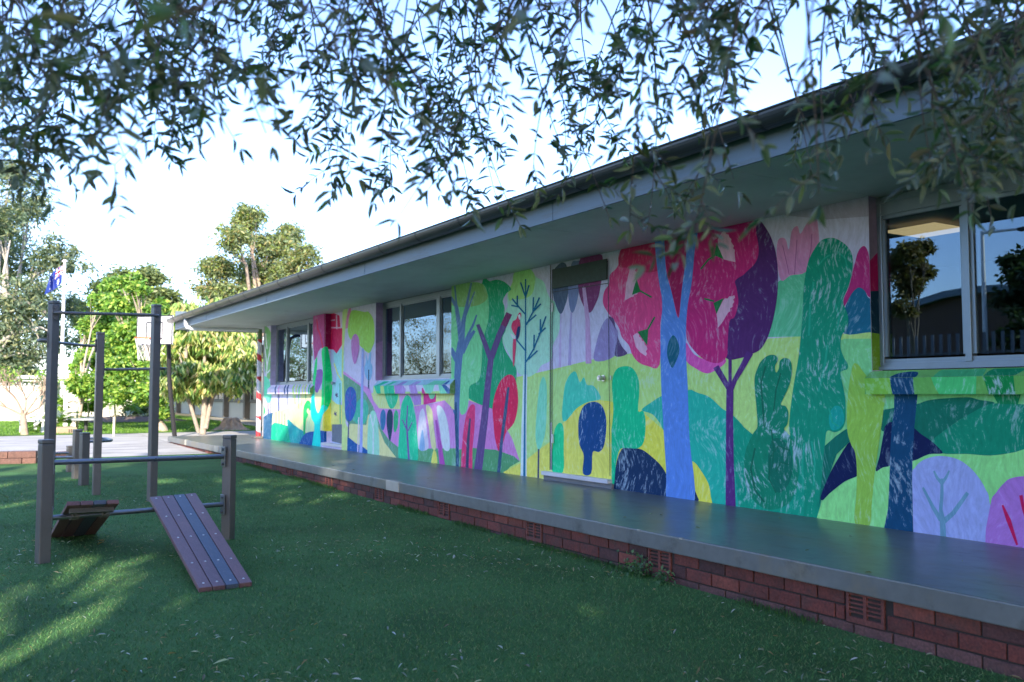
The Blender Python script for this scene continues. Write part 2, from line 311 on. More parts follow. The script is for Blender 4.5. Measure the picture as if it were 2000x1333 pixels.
Pg('C', (14, 176, 128), .5, [(84, 880), (72, 1010), (70, 1200), (86, 1202), (95, 1110), (112, 1046), (150, 1040), (190, 1040), (215, 1010), (222, 930), (212, 882), (190, 880), (195, 800), (190, 740), (165, 698), (130, 690), (95, 706), (78, 762)])
# --- pink tree
Pg('C', (222, 62, 128), .35, [(118, 192), (200, 160), (300, 130), (420, 120), (395, 200), (365, 480), (290, 470), (282, 682), (230, 689), (190, 672), (165, 640), (150, 600), (120, 565), (105, 520), (60, 460), (40, 420), (45, 372), (65, 340), (70, 300), (100, 268), (115, 222)])
Pg('C', (192, 36, 92), .3, [(118, 192), (200, 160), (300, 130), (300, 260), (230, 290), (150, 270), (108, 262)])
Pg('C', (160, 22, 84), .15, [(296, 140), (420, 110), (392, 260), (362, 486), (335, 380), (310, 262)], 0)
Pg('C', (214, 76, 166), .2, [(395, 590), (430, 640), (500, 668), (545, 655), (566, 668), (540, 696), (487, 721), (440, 702), (395, 665)])
Pg('C', (78, 34, 98), .3, [(672, 60), (702, 60), (732, 95), (762, 150), (782, 230), (787, 350), (775, 450), (750, 550), (715, 615), (672, 640), (630, 655), (566, 656), (560, 560), (570, 480), (590, 300), (680, 180)])
Pg('C', (190, 34, 112), .35, [(440, 110), (540, 80), (674, 62), (696, 130), (705, 200), (690, 250), (652, 288), (640, 300), (605, 325), (611, 360), (618, 420), (602, 480), (580, 500), (572, 600), (568, 650), (530, 677), (470, 660), (420, 612), (396, 560), (400, 450), (410, 330), (425, 200)])
for q, w in (([(522, 692), (552, 742), (582, 792)], [26, 24, 22]), ([(668, 632), (640, 685), (602, 752), (584, 800)], [30, 24, 20, 20]), ([(583, 650), (583, 700), (583, 780)], [14, 14, 14]), ([(583, 770), (581, 900), (582, 1100), (586, 1300)], [30, 30, 34, 44])): St('C', (82, 40, 112), .2, q, w)
# --- blue trunk
Pg('C', (84, 122, 206), .45, [(262, 140), (298, 130), (310, 280), (335, 380), (362, 486), (375, 380), (395, 220), (405, 110), (445, 100), (432, 200), (420, 330), (400, 450), (394, 600), (403, 800), (410, 1000), (430, 1275), (318, 1262), (310, 1130), (290, 800), (286, 560), (293, 420), (275, 300)])
Pg('C', (12, 84, 112), .2, [(341, 558), (362, 590), (366, 630), (352, 670), (336, 697), (320, 665), (314, 628), (322, 585)])
PK = (222, 158, 192); DG = (28, 108, 62)
for fan, tri, stem in (([(155, 275), (176, 262), (182, 330), (190, 375), (160, 395), (133, 410), (138, 345)], [(183, 316), (201, 372), (164, 386)], [(198, 368), (248, 396)]),
                       ([(168, 560), (184, 548), (205, 580), (226, 606), (222, 647), (198, 630), (180, 608)], [(187, 543), (234, 530), (229, 602)], [(232, 532), (261, 480)]),
                       ([(530, 150), (553, 110), (580, 140), (592, 168), (602, 205), (606, 246), (555, 234), (535, 195)], [(526, 165), (556, 234), (514, 216)], [(520, 216), (490, 236), (458, 276)]),
                       ([(525, 465), (553, 410), (601, 387), (594, 425), (574, 462), (552, 500), (532, 526)], [(512, 420), (556, 399), (525, 468)], [(515, 413), (473, 402)])):
    ser = []; n_ = len(fan)
    for i in range(n_):
        a, b = fan[i], fan[(i + 1) % n_]; ser.append(a); L_ = math.hypot(b[0] - a[0], b[1] - a[1]); k_ = int(L_ / 9)
        if i % n_ in (1, 2, 3):
            for j in range(1, k_): t_ = j / k_; o_ = 5 if j % 2 else -1; ser.append((a[0] + (b[0] - a[0]) * t_ + (b[1] - a[1]) / L_ * o_, a[1] + (b[1] - a[1]) * t_ - (b[0] - a[0]) / L_ * o_))
    Pg('C', PK, .1, ser, 0); Pg('C', DG, .1, tri, 0); St('C', DG, 0, stem, 7)
Pg('C', (205, 120, 160), .1, [(505, 140), (520, 135), (528, 145), (512, 152)], 0)
# --- topiary and the big cypress
Pg('C', (10, 132, 108), .75, [(930, 1345), (800, 1320), (870, 1250), (878, 1130), (865, 1050), (835, 960), (850, 800), (875, 650), (890, 500), (898, 350), (915, 250), (940, 195), (970, 155), (1010, 142), (1045, 150), (1085, 180), (1105, 220), (1105, 280), (1088, 350), (1065, 410), (1085, 470), (1085, 520), (1060, 560), (1055, 610), (1070, 655), (1085, 680), (1083, 703), (1055, 715), (1060, 750), (1075, 830), (1075, 920), (1060, 958), (1030, 972), (1000, 965), (990, 1000), (985, 1120), (960, 1345)])
Pg('C', (20, 146, 140), .9, [(1005, 900), (1030, 860), (1060, 870), (1070, 920), (1050, 955), (1015, 960)])
Pg('C', (14, 138, 116), .55, [(600, 905), (640, 948), (690, 990), (800, 1020), (900, 1100), (900, 1340), (620, 1310), (600, 1100)], 0)
Pg('C', (0, 118, 94), .8, [(700, 700), (715, 670), (745, 645), (775, 643), (788, 662), (776, 690), (780, 717), (792, 700), (796, 668), (816, 655), (840, 665), (848, 700), (840, 760), (815, 820), (800, 853), (822, 862), (833, 892), (828, 938), (815, 960), (850, 1000), (872, 1060), (878, 1130), (868, 1210), (840, 1270), (790, 1298), (740, 1300), (690, 1270), (655, 1210), (643, 1130), (650, 1050), (680, 980), (700, 948), (697, 880), (690, 800), (688, 740)])
Pg('C', (0, 98, 84), .5, [(760, 1010), (800, 1000), (840, 1050), (850, 1130), (830, 1200), (790, 1230), (760, 1180), (745, 1100)])
for q, w in (([(730, 950), (722, 850), (716, 760), (735, 690)], 7), ([(800, 720), (780, 790), (770, 880)], 6), ([(690, 1040), (672, 1130), (690, 1220), (730, 1270)], 8), ([(840, 1050), (790, 1030), (755, 1080), (750, 1170), (780, 1230)], 7), ([(835, 1110), (800, 1100), (780, 1140)], 6), ([(760, 960), (770, 1040), (765, 1120)], 6)): St('C', (4, 90, 74), .1, q, w)
for q, w in (([(940, 330), (925, 430), (920, 560)], 9), ([(1040, 200), (1075, 230), (1085, 280)], 7), ([(960, 260), (985, 230), (1010, 215)], 7), ([(1000, 600), (985, 700), (960, 800)], 9), ([(900, 1020), (892, 1120), (896, 1220)], 8), ([(930, 1010), (945, 1100), (940, 1200)], 7), ([(1030, 420), (1050, 480), (1040, 540)], 8), ([(1005, 870), (1020, 930), (1048, 948)], 7)): St('C', (30, 150, 128), .8, q, w)
# --- below the right window
Pg('D', (134, 206, 128), .15, [(120, 1110), (150, 1010), (200, 950), (290, 880), (380, 830), (510, 790), (590, 762), (740, 720), (850, 690), (930, 683), (1100, 690), (1250, 700), (1400, 680), (1520, 640), (1900, 560), (1900, 1500), (800, 1400)], 0)
Pg('D', (10, 100, 88), .4, [(170, 640), (240, 578), (300, 535), (345, 515), (345, 600), (250, 692), (205, 820), (155, 975), (132, 1035), (150, 880)], 0)
Pg('D', (8, 26, 72), .2, [(146, 965), (200, 830), (260, 720), (335, 612), (365, 660), (392, 740), (392, 825), (300, 870), (200, 950), (160, 990)])
Pg('D', (6, 100, 86), .35, [(545, 418), (600, 395), (700, 378), (775, 365), (850, 340), (980, 326), (1110, 321), (1180, 338), (1280, 357), (1200, 390), (1100, 440), (990, 510), (880, 605), (740, 560), (545, 540)])
Pg('D', (4, 124, 100), .5, [(870, 605), (990, 510), (1100, 440), (1200, 385), (1290, 360), (1500, 368), (1900, 372), (1900, 560), (1500, 652), (1400, 680), (1250, 700), (1100, 690), (935, 686), (900, 640)])
Pg('D', (8, 26, 72), .2, [(505, 800), (530, 700), (555, 560), (568, 505), (620, 494), (640, 700), (600, 764), (550, 778)])
Pg('D', (8, 26, 72), .2, [(720, 515), (755, 522), (800, 560), (860, 600), (915, 650), (938, 686), (850, 692), (720, 728)])
Pg('D', (138, 178, 74), .35, [(355, 115), (385, 105), (420, 150), (445, 185), (432, 205), (462, 280), (560, 300), (555, 400), (540, 520), (520, 660), (500, 800), (480, 1000), (462, 1160), (370, 1140), (378, 960), (382, 800), (370, 680), (345, 630), (320, 540), (318, 400), (330, 250)])
Pg('D', (146, 150, 212), .15, [(735, 1300), (738, 850), (760, 780), (800, 738), (860, 712), (940, 703), (1040, 725), (1120, 780), (1180, 850), (1220, 920), (1245, 1000), (1254, 1340)])
for q, w in (([(945, 1240), (940, 1120), (928, 1050), (936, 950), (936, 850)], [38, 36, 24, 22, 16]), ([(936, 880), (905, 845), (884, 800)], [22, 18, 10]), ([(936, 880), (965, 840), (984, 798)], [22, 18, 10]), ([(930, 1120), (880, 1040), (812, 908)], [30, 24, 14]), ([(945, 1130), (1010, 1075), (1104, 942)], [36, 30, 24])): St('D', (100, 138, 172), .1, q, w)
Pg('D', (162, 104, 190), .2, [(1250, 1340), (1252, 1020), (1290, 940), (1340, 880), (1390, 846), (1500, 838), (1620, 900), (1700, 1050), (1720, 1450)])
St('D', (186, 24, 80), 0, [(1330, 1022), (1370, 1120), (1426, 1282)], [12, 30, 14]); St('D', (186, 24, 80), 0, [(1450, 958), (1466, 1040), (1490, 1120)], 22)
Pg('D', (4, 62, 104), .6, [(625, 280), (780, 280), (758, 500), (745, 700), (742, 850), (750, 1210), (558, 1180), (585, 1050), (595, 850), (598, 700), (610, 500), (625, 400)], 0)
Pg('D', (12, 122, 80), .3, [(1265, 300), (1450, 300), (1430, 368), (1300, 364)], 0)
# --- middle wall: door with the parrot tree (crop B)
Pg('B', (164, 226, 190), .2, [(390, 210), (400, 150), (440, 130), (490, 130), (520, 170), (560, 195), (580, 250), (600, 290), (640, 320), (655, 400), (640, 480), (612, 540), (600, 620), (550, 650), (520, 690), (480, 712), (445, 705), (415, 680), (380, 600), (350, 550), (338, 500), (345, 420), (345, 370), (365, 330), (365, 260)])
Pg('B', (160, 206, 130), .2, [(392, 200), (400, 150), (440, 130), (490, 130), (515, 175), (500, 260), (450, 290), (400, 290), (375, 300), (370, 250)])
Pg('B', (172, 212, 132), .25, [(405, 735), (480, 728), (600, 690), (700, 655), (700, 1100), (600, 1080), (470, 1160), (425, 1185), (340, 1020), (380, 900)], 0)
Pg('B', (22, 146, 104), .4, [(225, 215), (270, 194), (310, 186), (350, 198), (385, 235), (360, 260), (340, 300), (350, 340), (345, 420), (355, 460), (338, 500), (350, 560), (385, 620), (413, 670), (413, 730), (400, 800), (320, 868), (260, 890), (200, 855), (150, 820), (150, 740), (210, 700)])
Pg('B', (200, 212, 130), .3, [(0, 840), (62, 800), (62, 880), (30, 860), (0, 850)], 0)
Pg('B', (196, 116, 186), .3, [(0, 845), (60, 862), (120, 880), (155, 838), (215, 862), (290, 888), (340, 960), (390, 1045), (432, 1168), (300, 1125), (180, 1102), (0, 1115)], 0)
Pg('B', (80, 140, 100), .4, [(-20, 1118), (180, 1098), (300, 1108), (400, 1142), (432, 1170), (380, 1200), (345, 1240), (200, 1230), (-20, 1215)], 0)
Pg('B', (224, 216, 96), .3, [(345, 1260), (345, 1228), (470, 1160), (540, 1105), (600, 1062), (680, 948), (760, 878), (830, 838), (900, 848), (930, 850), (930, 1300)], 0)
Pg('B', (118, 196, 142), .35, [(55, 225), (100, 205), (170, 199), (215, 203), (245, 225), (262, 290), (262, 400), (232, 520), (225, 650), (210, 730), (160, 765), (155, 840), (142, 900), (115, 917), (95, 860), (55, 840)])
Pg('B', (128, 168, 104), .3, [(55, 225), (100, 205), (170, 199), (215, 203), (242, 225), (255, 290), (180, 330), (55, 320)])
TR = (84, 110, 162)
for q, w in (([(82, 1230), (86, 1000), (88, 850), (95, 700), (102, 600), (118, 520)], [40, 34, 34, 36, 40, 44]), ([(118, 560), (105, 440), (88, 330), (58, 280)], [30, 24, 20, 16]), ([(100, 430), (90, 330), (80, 220)], [12, 10, 8]), ([(118, 560), (125, 420), (150, 300), (170, 202)], [26, 24, 14, 9]), ([(128, 410), (165, 310), (188, 250)], [10, 9, 6]), ([(116, 580), (150, 512), (187, 462)], [34, 28, 14]), ([(140, 510), (180, 430), (199, 376)], [14, 12, 7]), ([(95, 640), (75, 590), (55, 560)], [20, 26, 30])): St('B', TR, .25, q, w)
St('B', (28, 70, 110), .3, [(80, 1240), (84, 1050), (86, 850)], [44, 32, 8])
PU = (92, 66, 122)
for q, w in (([(203, 1240), (240, 950), (260, 750), (278, 590)], [46, 38, 34, 30]), ([(272, 610), (240, 520), (205, 428)], [28, 26, 18]), ([(278, 610), (320, 490), (376, 368)], [32, 32, 34])): St('B', PU, .15, q, w)
St('B', (118, 42, 92), .1, [(345, 435), (376, 368)], [32, 34])
Pg('B', (218, 34, 82), .6, [(290, 960), (285, 880), (300, 800), (330, 732), (370, 701), (402, 715), (420, 780), (422, 870), (402, 960), (360, 1012), (345, 1060), (320, 1117), (297, 1040)])
St('B', (50, 74, 112), .2, [(316, 1250), (335, 1050), (355, 900), (371, 768)], [18, 16, 18, 12])
Pg('B', (226, 52, 110), .6, [(116, 1230), (120, 1080), (135, 950), (158, 878), (180, 861), (190, 885), (186, 1000), (176, 1100), (170, 1230)]); St('B', (56, 62, 98), .2, [(146, 1230), (152, 1060), (163, 938)], [16, 16, 9])
St('B', (198, 232, 240), .1, [(453, 1290), (455, 1000), (462, 700)], [34, 28, 22])
NB = (10, 98, 138)
St('B', NB, 0, [(457, 1290), (460, 900), (464, 600), (464, 182)], [13, 9, 8, 7])
for q in ([(463, 372), (425, 330), (392, 288)], [(420, 328), (420, 272)], [(463, 275), (438, 200)], [(463, 285), (484, 215)], [(468, 432), (510, 350), (540, 282)], [(505, 365), (508, 280)], [(508, 356), (548, 316)], [(470, 422), (523, 376)], [(465, 572), (412, 508)], [(467, 632), (510, 560), (545, 470), (576, 384)], [(510, 568), (512, 484)], [(545, 462), (546, 400)], [(535, 482), (574, 446)], [(480, 618), (530, 570)], [(425, 332), (388, 325)]): St('B', NB, 0, q, 8)
Pg('B', (206, 46, 92), .1, [(425, 372), (436, 364), (442, 382), (434, 405), (437, 440), (427, 500), (405, 482), (388, 445), (396, 412), (414, 400)]); Pg('B', (212, 60, 100), 0, [(398, 508), (413, 508), (408, 600), (400, 658), (395, 600)])
Pg('B', (20, 50, 100), 0, [(421, 446), (435, 440), (432, 480), (420, 512), (411, 500)]); Pg('B', (225, 225, 240), 0, [(384, 478), (400, 486), (412, 496), (408, 508), (392, 500)]); Pg('B', (225, 225, 240), 0, [(425, 380), (436, 374), (438, 396), (430, 402)])
Pg('B', (120, 198, 172), .3, [(560, 712), (578, 760), (578, 900), (570, 1020), (545, 1100), (530, 1102), (518, 1030), (525, 900), (540, 762)]); St('B', (56, 66, 100), 0, [(532, 1290), (535, 1104)], 9)
Pg('B', (76, 86, 118), .1, [(640, 105), (670, 92), (690, 125), (695, 250), (680, 320), (655, 372), (630, 330), (612, 260), (612, 150)]); St('B', (190, 158, 210), .1, [(655, 370), (652, 500), (650, 662)], [8, 10, 12])
Pg('B', (112, 118, 170), .1, [(712, 100), (740, 84), (766, 100), (752, 250), (736, 330), (715, 367), (700, 320), (695, 230)]); St('B', (168, 145, 200), .1, [(712, 362), (706, 500), (702, 650)], [10, 12, 18])
Pg('B', (122, 52, 106), .2, [(762, 66), (862, 45), (884, 90), (866, 250), (842, 320), (813, 364), (780, 332), (750, 230)]); St('B', (190, 142, 194), .15, [(780, 226), (800, 400), (806, 640)], [18, 24, 32])
Pg('B', (146, 124, 182), .4, [(838, 624), (850, 520), (880, 430), (910, 394), (942, 430), (967, 480), (945, 600)]); Pg('B', (88, 62, 110), .3, [(912, 386), (944, 400), (955, 470), (985, 545), (1015, 588), (948, 598), (962, 500), (940, 430)])
Pg('B', (66, 182, 164), .5, [(662, 930), (668, 830), (680, 750), (705, 700), (735, 684), (758, 742), (780, 714), (797, 755), (830, 760), (862, 800), (867, 835), (800, 850), (740, 885), (682, 952)])
Pg('B', (14, 62, 124), .95, [(757, 1080), (750, 1000), (755, 930), (780, 870), (830, 847), (875, 865), (900, 930), (900, 1020), (887, 1092), (862, 1120), (828, 1122), (820, 1235), (775, 1235), (780, 1140)])
Pg('B', (30, 188, 132), .3, [(608, 1222), (615, 1040), (630, 980), (652, 961), (670, 990), (671, 1100), (667, 1228)])
Pg('B', (212, 200, 216), 0, [(600, 960), (607, 960), (607, 1220), (600, 1220)], 0)
# --- left wall (crop A)
Pg('A', (112, 162, 104), .3, [(95, 300), (120, 285), (150, 283), (180, 330), (205, 400), (212, 540), (190, 612), (160, 655), (138, 600), (128, 450), (98, 340)])
for y_ in (410, 500, 575): Pg('A', (40, 104, 54), .1, [(178, y_ + 6), (213, y_), (213, y_ + 42), (178, y_ + 50)], 0)
for q in ([(140, 700), (150, 560), (178, 400), (190, 340)], [(150, 560), (135, 430), (120, 370)], [(150, 440), (140, 330)], [(160, 500), (205, 400)], [(152, 610), (205, 545)]): St('A', (214, 214, 238), 0, q, 7)
Pg('A', (96, 192, 160), .2, [(124, 640), (160, 650), (175, 700), (182, 790), (155, 822), (135, 780), (124, 800)]); St('A', (120, 60, 110), 0, [(158, 900), (157, 815)], 6)
Pg('A', (40, 160, 90), .2, [(118, 780), (140, 880), (122, 925), (112, 920)], 0)
for x0, x1, c in ((190, 215, (205, 188, 230)), (300, 330, (214, 232, 226)), (330, 352, (198, 220, 170)), (395, 425, (206, 222, 150))): Pg('A', c, .1, [(x0, 750), (x1, 750), (x1, 900), (x0, 900)], 0)
Pg('A', (236, 226, 156), .15, [(185, 890), (250, 868), (300, 850), (330, 860), (400, 800), (470, 700), (560, 740), (612, 790), (612, 1030), (540, 1020), (470, 1040), (420, 1040), (295, 945), (290, 985), (185, 972)], 0)
for x, a, b in ((228, 700, 880), (235, 745, 970), (214, 880, 966), (255, 880, 972), (275, 895, 974), (292, 745, 835), (160, 860, 900), (172, 780, 900)): St('A', (40, 66, 116), 0, [(x, a), (x, b)], 5)
for x, a, b, c in ((345, 700, 830, (170, 205, 90)), (370, 700, 860, (120, 190, 110)), (388, 700, 840, (220, 220, 120)), (420, 700, 800, (60, 165, 120))): St('A', c, 0, [(x, a), (x + 4, b)], 6)
Pg('A', (16, 158, 126), .2, [(170, 1090), (190, 968), (240, 966), (300, 983), (340, 1000), (400, 1028), (440, 1060), (480, 1135)]); Pg('A', (26, 140, 152), .3, [(295, 933), (340, 973), (400, 1015), (425, 1035), (395, 1080), (385, 1115), (322, 1105), (300, 1005)])
Pg('A', (38, 80, 120), .3, [(118, 925), (150, 900), (192, 886), (182, 1000), (178, 1095), (118, 1090)], 0)
Pg('A', (30, 162, 90), .2, [(408, 1035), (406, 870), (425, 812), (445, 802), (460, 830), (455, 880), (440, 856), (430, 880), (442, 905), (426, 940), (418, 1035)]); Pg('A', (190, 215, 160), .1, [(440, 900), (458, 870), (470, 930), (485, 980), (470, 1022), (425, 1026), (432, 950)])
Pg('A', (10, 74, 146), .5, [(382, 1120), (400, 1060), (430, 1030), (470, 1021), (490, 1030), (490, 1140)]); Pg('A', (10, 74, 146), .4, [(520, 1012), (570, 1020), (570, 1092), (522, 1100)], 0)
Pg('A', (234, 198, 80), .15, [(553, 700), (612, 780), (612, 1020), (540, 1015), (548, 850)], 0); Pg('A', (200, 185, 224), 0, [(568, 1018), (614, 1018), (614, 1100), (568, 1092)], 0)
Pg('A', (182, 66, 138), .25, [(473, 205), (556, 180), (556, 440), (530, 432), (510, 460), (500, 500), (484, 520), (473, 400)], 0); St('A', (206, 46, 96), 0, [(546, 440), (525, 340), (508, 300), (500, 230)], [10, 12, 10, 6])
Pg('A', (132, 22, 78), .2, [(553, 170), (604, 170), (604, 440), (553, 440)], 0)
Pg('A', (136, 84, 168), .4, [(473, 620), (500, 590), (538, 586), (545, 650), (525, 705), (502, 748), (478, 705)])
Pg('A', (182, 178, 226), .1, [(600, 436), (700, 420), (700, 1120), (610, 1100)], 0); Pg('A', (156, 226, 224), .15, [(618, 480), (650, 460), (690, 436), (690, 690), (665, 830), (635, 826), (618, 790), (616, 690), (640, 650)])
St('A', (226, 230, 120), 0, [(622, 540), (650, 620), (690, 680)], 9); Pg('A', (234, 222, 120), .15, [(600, 790), (640, 826), (680, 835), (680, 975), (600, 972)], 0)
St('A', (30, 160, 110), 0, [(664, 680), (666, 968)], 6); Pg('A', (104, 106, 122), .1, [(608, 970), (690, 970), (690, 1110), (608, 1090)], 0)
for x, y in ((641, 766), (633, 898)): Pg('A', (90, 80, 110), 0, [(x - 12, y), (x - 4, y - 22), (x, y - 8), (x + 10, y - 18), (x + 5, y), (x + 12, y + 14), (x, y + 8), (x - 5, y + 24), (x - 4, y + 6)], 0)
Pg('A', (205, 182, 226), .1, [(600, 170), (700, 150), (700, 440), (600, 440)], 0, 'd'); Pg('A', (208, 28, 88), .15, [(600, 180), (625, 190), (660, 205), (668, 290), (690, 292), (690, 395), (665, 432), (640, 472), (620, 445), (594, 442), (600, 300)], 0)
for q in ([(600, 290), (690, 290)], [(600, 240), (630, 235)], [(640, 200), (642, 300)]): St('A', (214, 160, 205), 0, q, 9)
Pg('A', (2, 196, 112), .3, [(470, 1150), (485, 980), (465, 930), (458, 860), (470, 760), (475, 640), (492, 520), (504, 500), (500, 600), (487, 700), (490, 830), (510, 892), (530, 850), (537, 700), (545, 600), (535, 470), (547, 430), (575, 427), (585, 470), (600, 560), (610, 650), (605, 780), (580, 850), (550, 892), (535, 932), (525, 1000), (524, 1150)])
Pg('A', (2, 208, 200), .1, [(468, 1150), (485, 980), (465, 930), (458, 860), (468, 740), (484, 740), (490, 830), (510, 892), (540, 835), (578, 852), (550, 892), (535, 932), (525, 1000), (526, 1150)])
# between the left door and the middle window
Pg('A', (200, 128, 198), .3, [(683, 590), (740, 635), (800, 680), (870, 715), (900, 780), (940, 850), (1090, 862), (1200, 835), (1240, 830), (1340, 820), (1400, 800), (1440, 840), (1470, 900), (1480, 1140), (1210, 1150), (1080, 1140), (1010, 1080), (960, 1010), (930, 930), (900, 850), (850, 760), (800, 695), (683, 612)], 0)
Pg('A', (96, 144, 120), .35, [(683, 612), (740, 650), (800, 693), (850, 758), (900, 848), (930, 930), (960, 1008), (1010, 1078), (1080, 1134), (1100, 1220), (1050, 1215), (980, 1110), (930, 1000), (850, 990), (740, 985), (683, 900)], 0)
Pg('A', (232, 228, 150), .15, [(700, 1010), (740, 965), (850, 975), (862, 905), (900, 882), (940, 1000), (980, 1098), (1070, 1215), (700, 1175)], 0)
Pg('A', (60, 168, 144), .5, [(755, 930), (770, 850), (800, 795), (840, 795), (863, 840), (860, 900), (840, 960), (800, 972), (770, 952)])
Pg('A', (192, 218, 136), .2, [(683, 150), (722, 150), (702, 300), (692, 440), (688, 600), (700, 850), (705, 960), (722, 1000), (716, 1180), (676, 1170), (680, 900), (676, 600)], 0)
Pg('A', (202, 114, 168), .2, [(703, 285), (720, 180), (742, 150), (738, 250), (722, 290)]); Pg('A', (152, 192, 88), .25, [(720, 300), (735, 200), (760, 167), (840, 180), (862, 176), (890, 210), (906, 262), (908, 380), (892, 430), (875, 467), (850, 458), (820, 430), (790, 400), (740, 372), (725, 340)])
Pg('A', (184, 108, 178), .35, [(745, 380), (770, 334), (797, 360), (801, 430), (786, 512), (768, 547), (750, 490)])
Pg('A', (130, 166, 212), .2, [(846, 466), (862, 522), (874, 466), (886, 470), (882, 530), (893, 560), (890, 622), (878, 657), (860, 657), (842, 622), (837, 570), (848, 530)]); St('A', (22, 64, 104), 0, [(868, 585), (866, 718)], 7)
Pg('A', (36, 84, 166), .3, [(700, 820), (705, 750), (725, 711), (750, 707), (775, 740), (781, 820), (771, 890), (746, 942), (720, 947), (703, 900)])
for q in ([(705, 760), (775, 880)], [(775, 750), (708, 870)], [(738, 712), (736, 940)]): St('A', (88, 70, 170), 0, q, 5)
St('A', (52, 66, 116), 0, [(728, 940), (720, 1150)], [8, 9])
Pg('A', (14, 78, 150), .4, [(718, 1055), (780, 1104), (830, 1130), (868, 1160), (868, 1200), (716, 1175)], 0)
St('A', (148, 152, 216), .15, [(826, 435), (822, 700), (812, 1190)], [15, 18, 22]); St('A', (226, 190, 220), 0, [(798, 920), (790, 1180)], 7)
Pg('A', (152, 208, 186), .35, [(864, 1200), (862, 1000), (875, 900), (900, 872), (922, 900), (936, 1000), (937, 1210)]); St('A', (208, 226, 224), 0, [(899, 1200), (900, 1000), (880, 900)], 8); St('A', (208, 226, 224), 0, [(900, 980), (915, 900)], 6)
Pg('A', (200, 220, 140), .3, [(885, 750), (1085, 750), (1470, 750), (1470, 870), (1400, 800), (1240, 832), (1080, 864), (940, 857), (900, 800)], 0)
Pg('A', (38, 182, 134), .4, [(985, 745), (1068, 745), (1070, 800), (1047, 850), (1020, 857), (1000, 820)]); Pg('A', (172, 124, 198), .2, [(1148, 745), (1236, 745), (1236, 830), (1190, 838)], 0); Pg('A', (206, 150, 205), .2, [(1080, 745), (1148, 745), (1185, 838), (1090, 862)], 0)
Pg('A', (212, 48, 136), .1, [(1252, 745), (1342, 745), (1340, 812), (1254, 832)], 0); Pg('A', (130, 205, 170), .1, [(1290, 745), (1335, 745), (1326, 785), (1300, 788)])
Pg('A', (92, 152, 112), .4, [(1205, 1140), (1480, 1138), (1480, 1290), (1205, 1250)], 0)
for c, f, q in (((44, 104, 156), .2, [(970, 864), (986, 890), (986, 960), (970, 1012), (952, 985), (950, 900)]), ((8, 56, 84), .2, [(1015, 864), (1036, 890), (1036, 980), (1020, 1087), (1005, 1050), (993, 960), (998, 890)]), ((40, 162, 112), .3, [(1060, 869), (1076, 900), (1070, 990), (1050, 1027), (1042, 980), (1045, 900)]), ((206, 192, 232), .1, [(1215, 1000), (1225, 900), (1245, 859), (1262, 890), (1275, 1000), (1286, 1140), (1215, 1138)]), ((218, 232, 154), .1, [(1270, 850), (1290, 837), (1315, 880), (1327, 1000), (1342, 1136), (1310, 1130), (1290, 980)]), ((204, 242, 228), .1, [(1345, 855), (1370, 839), (1400, 880), (1427, 980), (1438, 1144), (1390, 1134), (1365, 980)]), ((132, 162, 208), .2, [(1225, 1145), (1236, 1040), (1245, 1008), (1254, 1040), (1262, 1145)]), ((240, 216, 102), .1, [(1308, 1262), (1318, 1170), (1330, 1149), (1345, 1180), (1350, 1268)])): Pg('A', c, f, q)
St('A', (172, 74, 166), .4, [(1342, 940), (1362, 1080), (1388, 1270)], [14, 24, 40])
Pg('A', (36, 184, 142), .5, [(1083, 1225), (1085, 1000), (1095, 850), (1120, 780), (1145, 764), (1172, 800), (1196, 900), (1206, 1000), (1208, 1245)])
for q, w in (([(1152, 1240), (1140, 1050), (1135, 960), (1142, 836)], [14, 12, 10, 7]), ([(1140, 1015), (1104, 935)], [10, 7]), ([(1146, 1015), (1174, 955)], [9, 6])): St('A', (114, 84, 156), 0, q, w)
# --- window reveals
Pg('A', (150, 128, 186), .1, [(915, 90), (970, 90), (970, 400), (915, 420)], 0, 'r2'); Pg('A', (182, 140, 205), .1, [(915, 400), (970, 380), (970, 700), (915, 700)], 0, 'r2')
Pg('A', (186, 170, 220), .1, [(170, 250), (235, 240), (235, 700), (170, 700)], 0, 'r1')
Pg('E', (118, 104, 140), 0, [(480, 100), (600, 100), (600, 650), (480, 650)], 0, 'r3'); Pg('E', (150, 22, 84), .1, [(480, 640), (510, 632), (560, 576), (600, 560), (600, 850), (480, 850)], 0, 'r3'); Pg('E', (8, 44, 66), .2, [(480, 850), (600, 845), (600, 1160), (480, 1142)], 0, 'r3'); Pg('E', (104, 142, 44), .2, [(480, 1142), (600, 1160), (600, 1420), (480, 1420)], 0, 'r3')
# --- sills: front and top
GS, PS = (26, 176, 136), (170, 124, 198)
Pg('G', (202, 188, 232), .1, [(200, 650), (2000, 650), (2000, 950), (200, 950)], 0, 's2f'); Pg('G', (176, 205, 130), .2, [(230, 700), (2000, 830), (2000, 920), (230, 920)], 0, 's2f')
Pg('G', (202, 188, 232), .1, [(880, 700), (1900, 700), (1900, 830), (1300, 850), (900, 855)], 0, 's2f')
for c, q in ((GS, [(300, 720), (432, 720), (438, 890), (360, 895)]), (GS, [(490, 715), (690, 715), (708, 900), (515, 900)]), (PS, [(695, 720), (860, 715), (925, 800), (915, 900), (722, 900)]), (PS, [(985, 720), (1120, 720), (1168, 900), (1020, 900)]), ((214, 54, 140), [(1242, 790), (1260, 780), (1320, 900), (1242, 900)]), ((122, 198, 174), [(1255, 720), (1490, 720), (1460, 840), (1400, 895), (1330, 880)]), ((122, 198, 174), [(1560, 720), (1640, 720), (1760, 900), (1600, 900)]), ((58, 92, 154), [(1625, 720), (1700, 720), (1900, 900), (1750, 900)])): Pg('G', c, .35, q, 0, 's2f')
Pg('G', (150, 182, 206), .1, [(200, 600), (2000, 600), (2000, 780), (200, 780)], 0, 's2t')
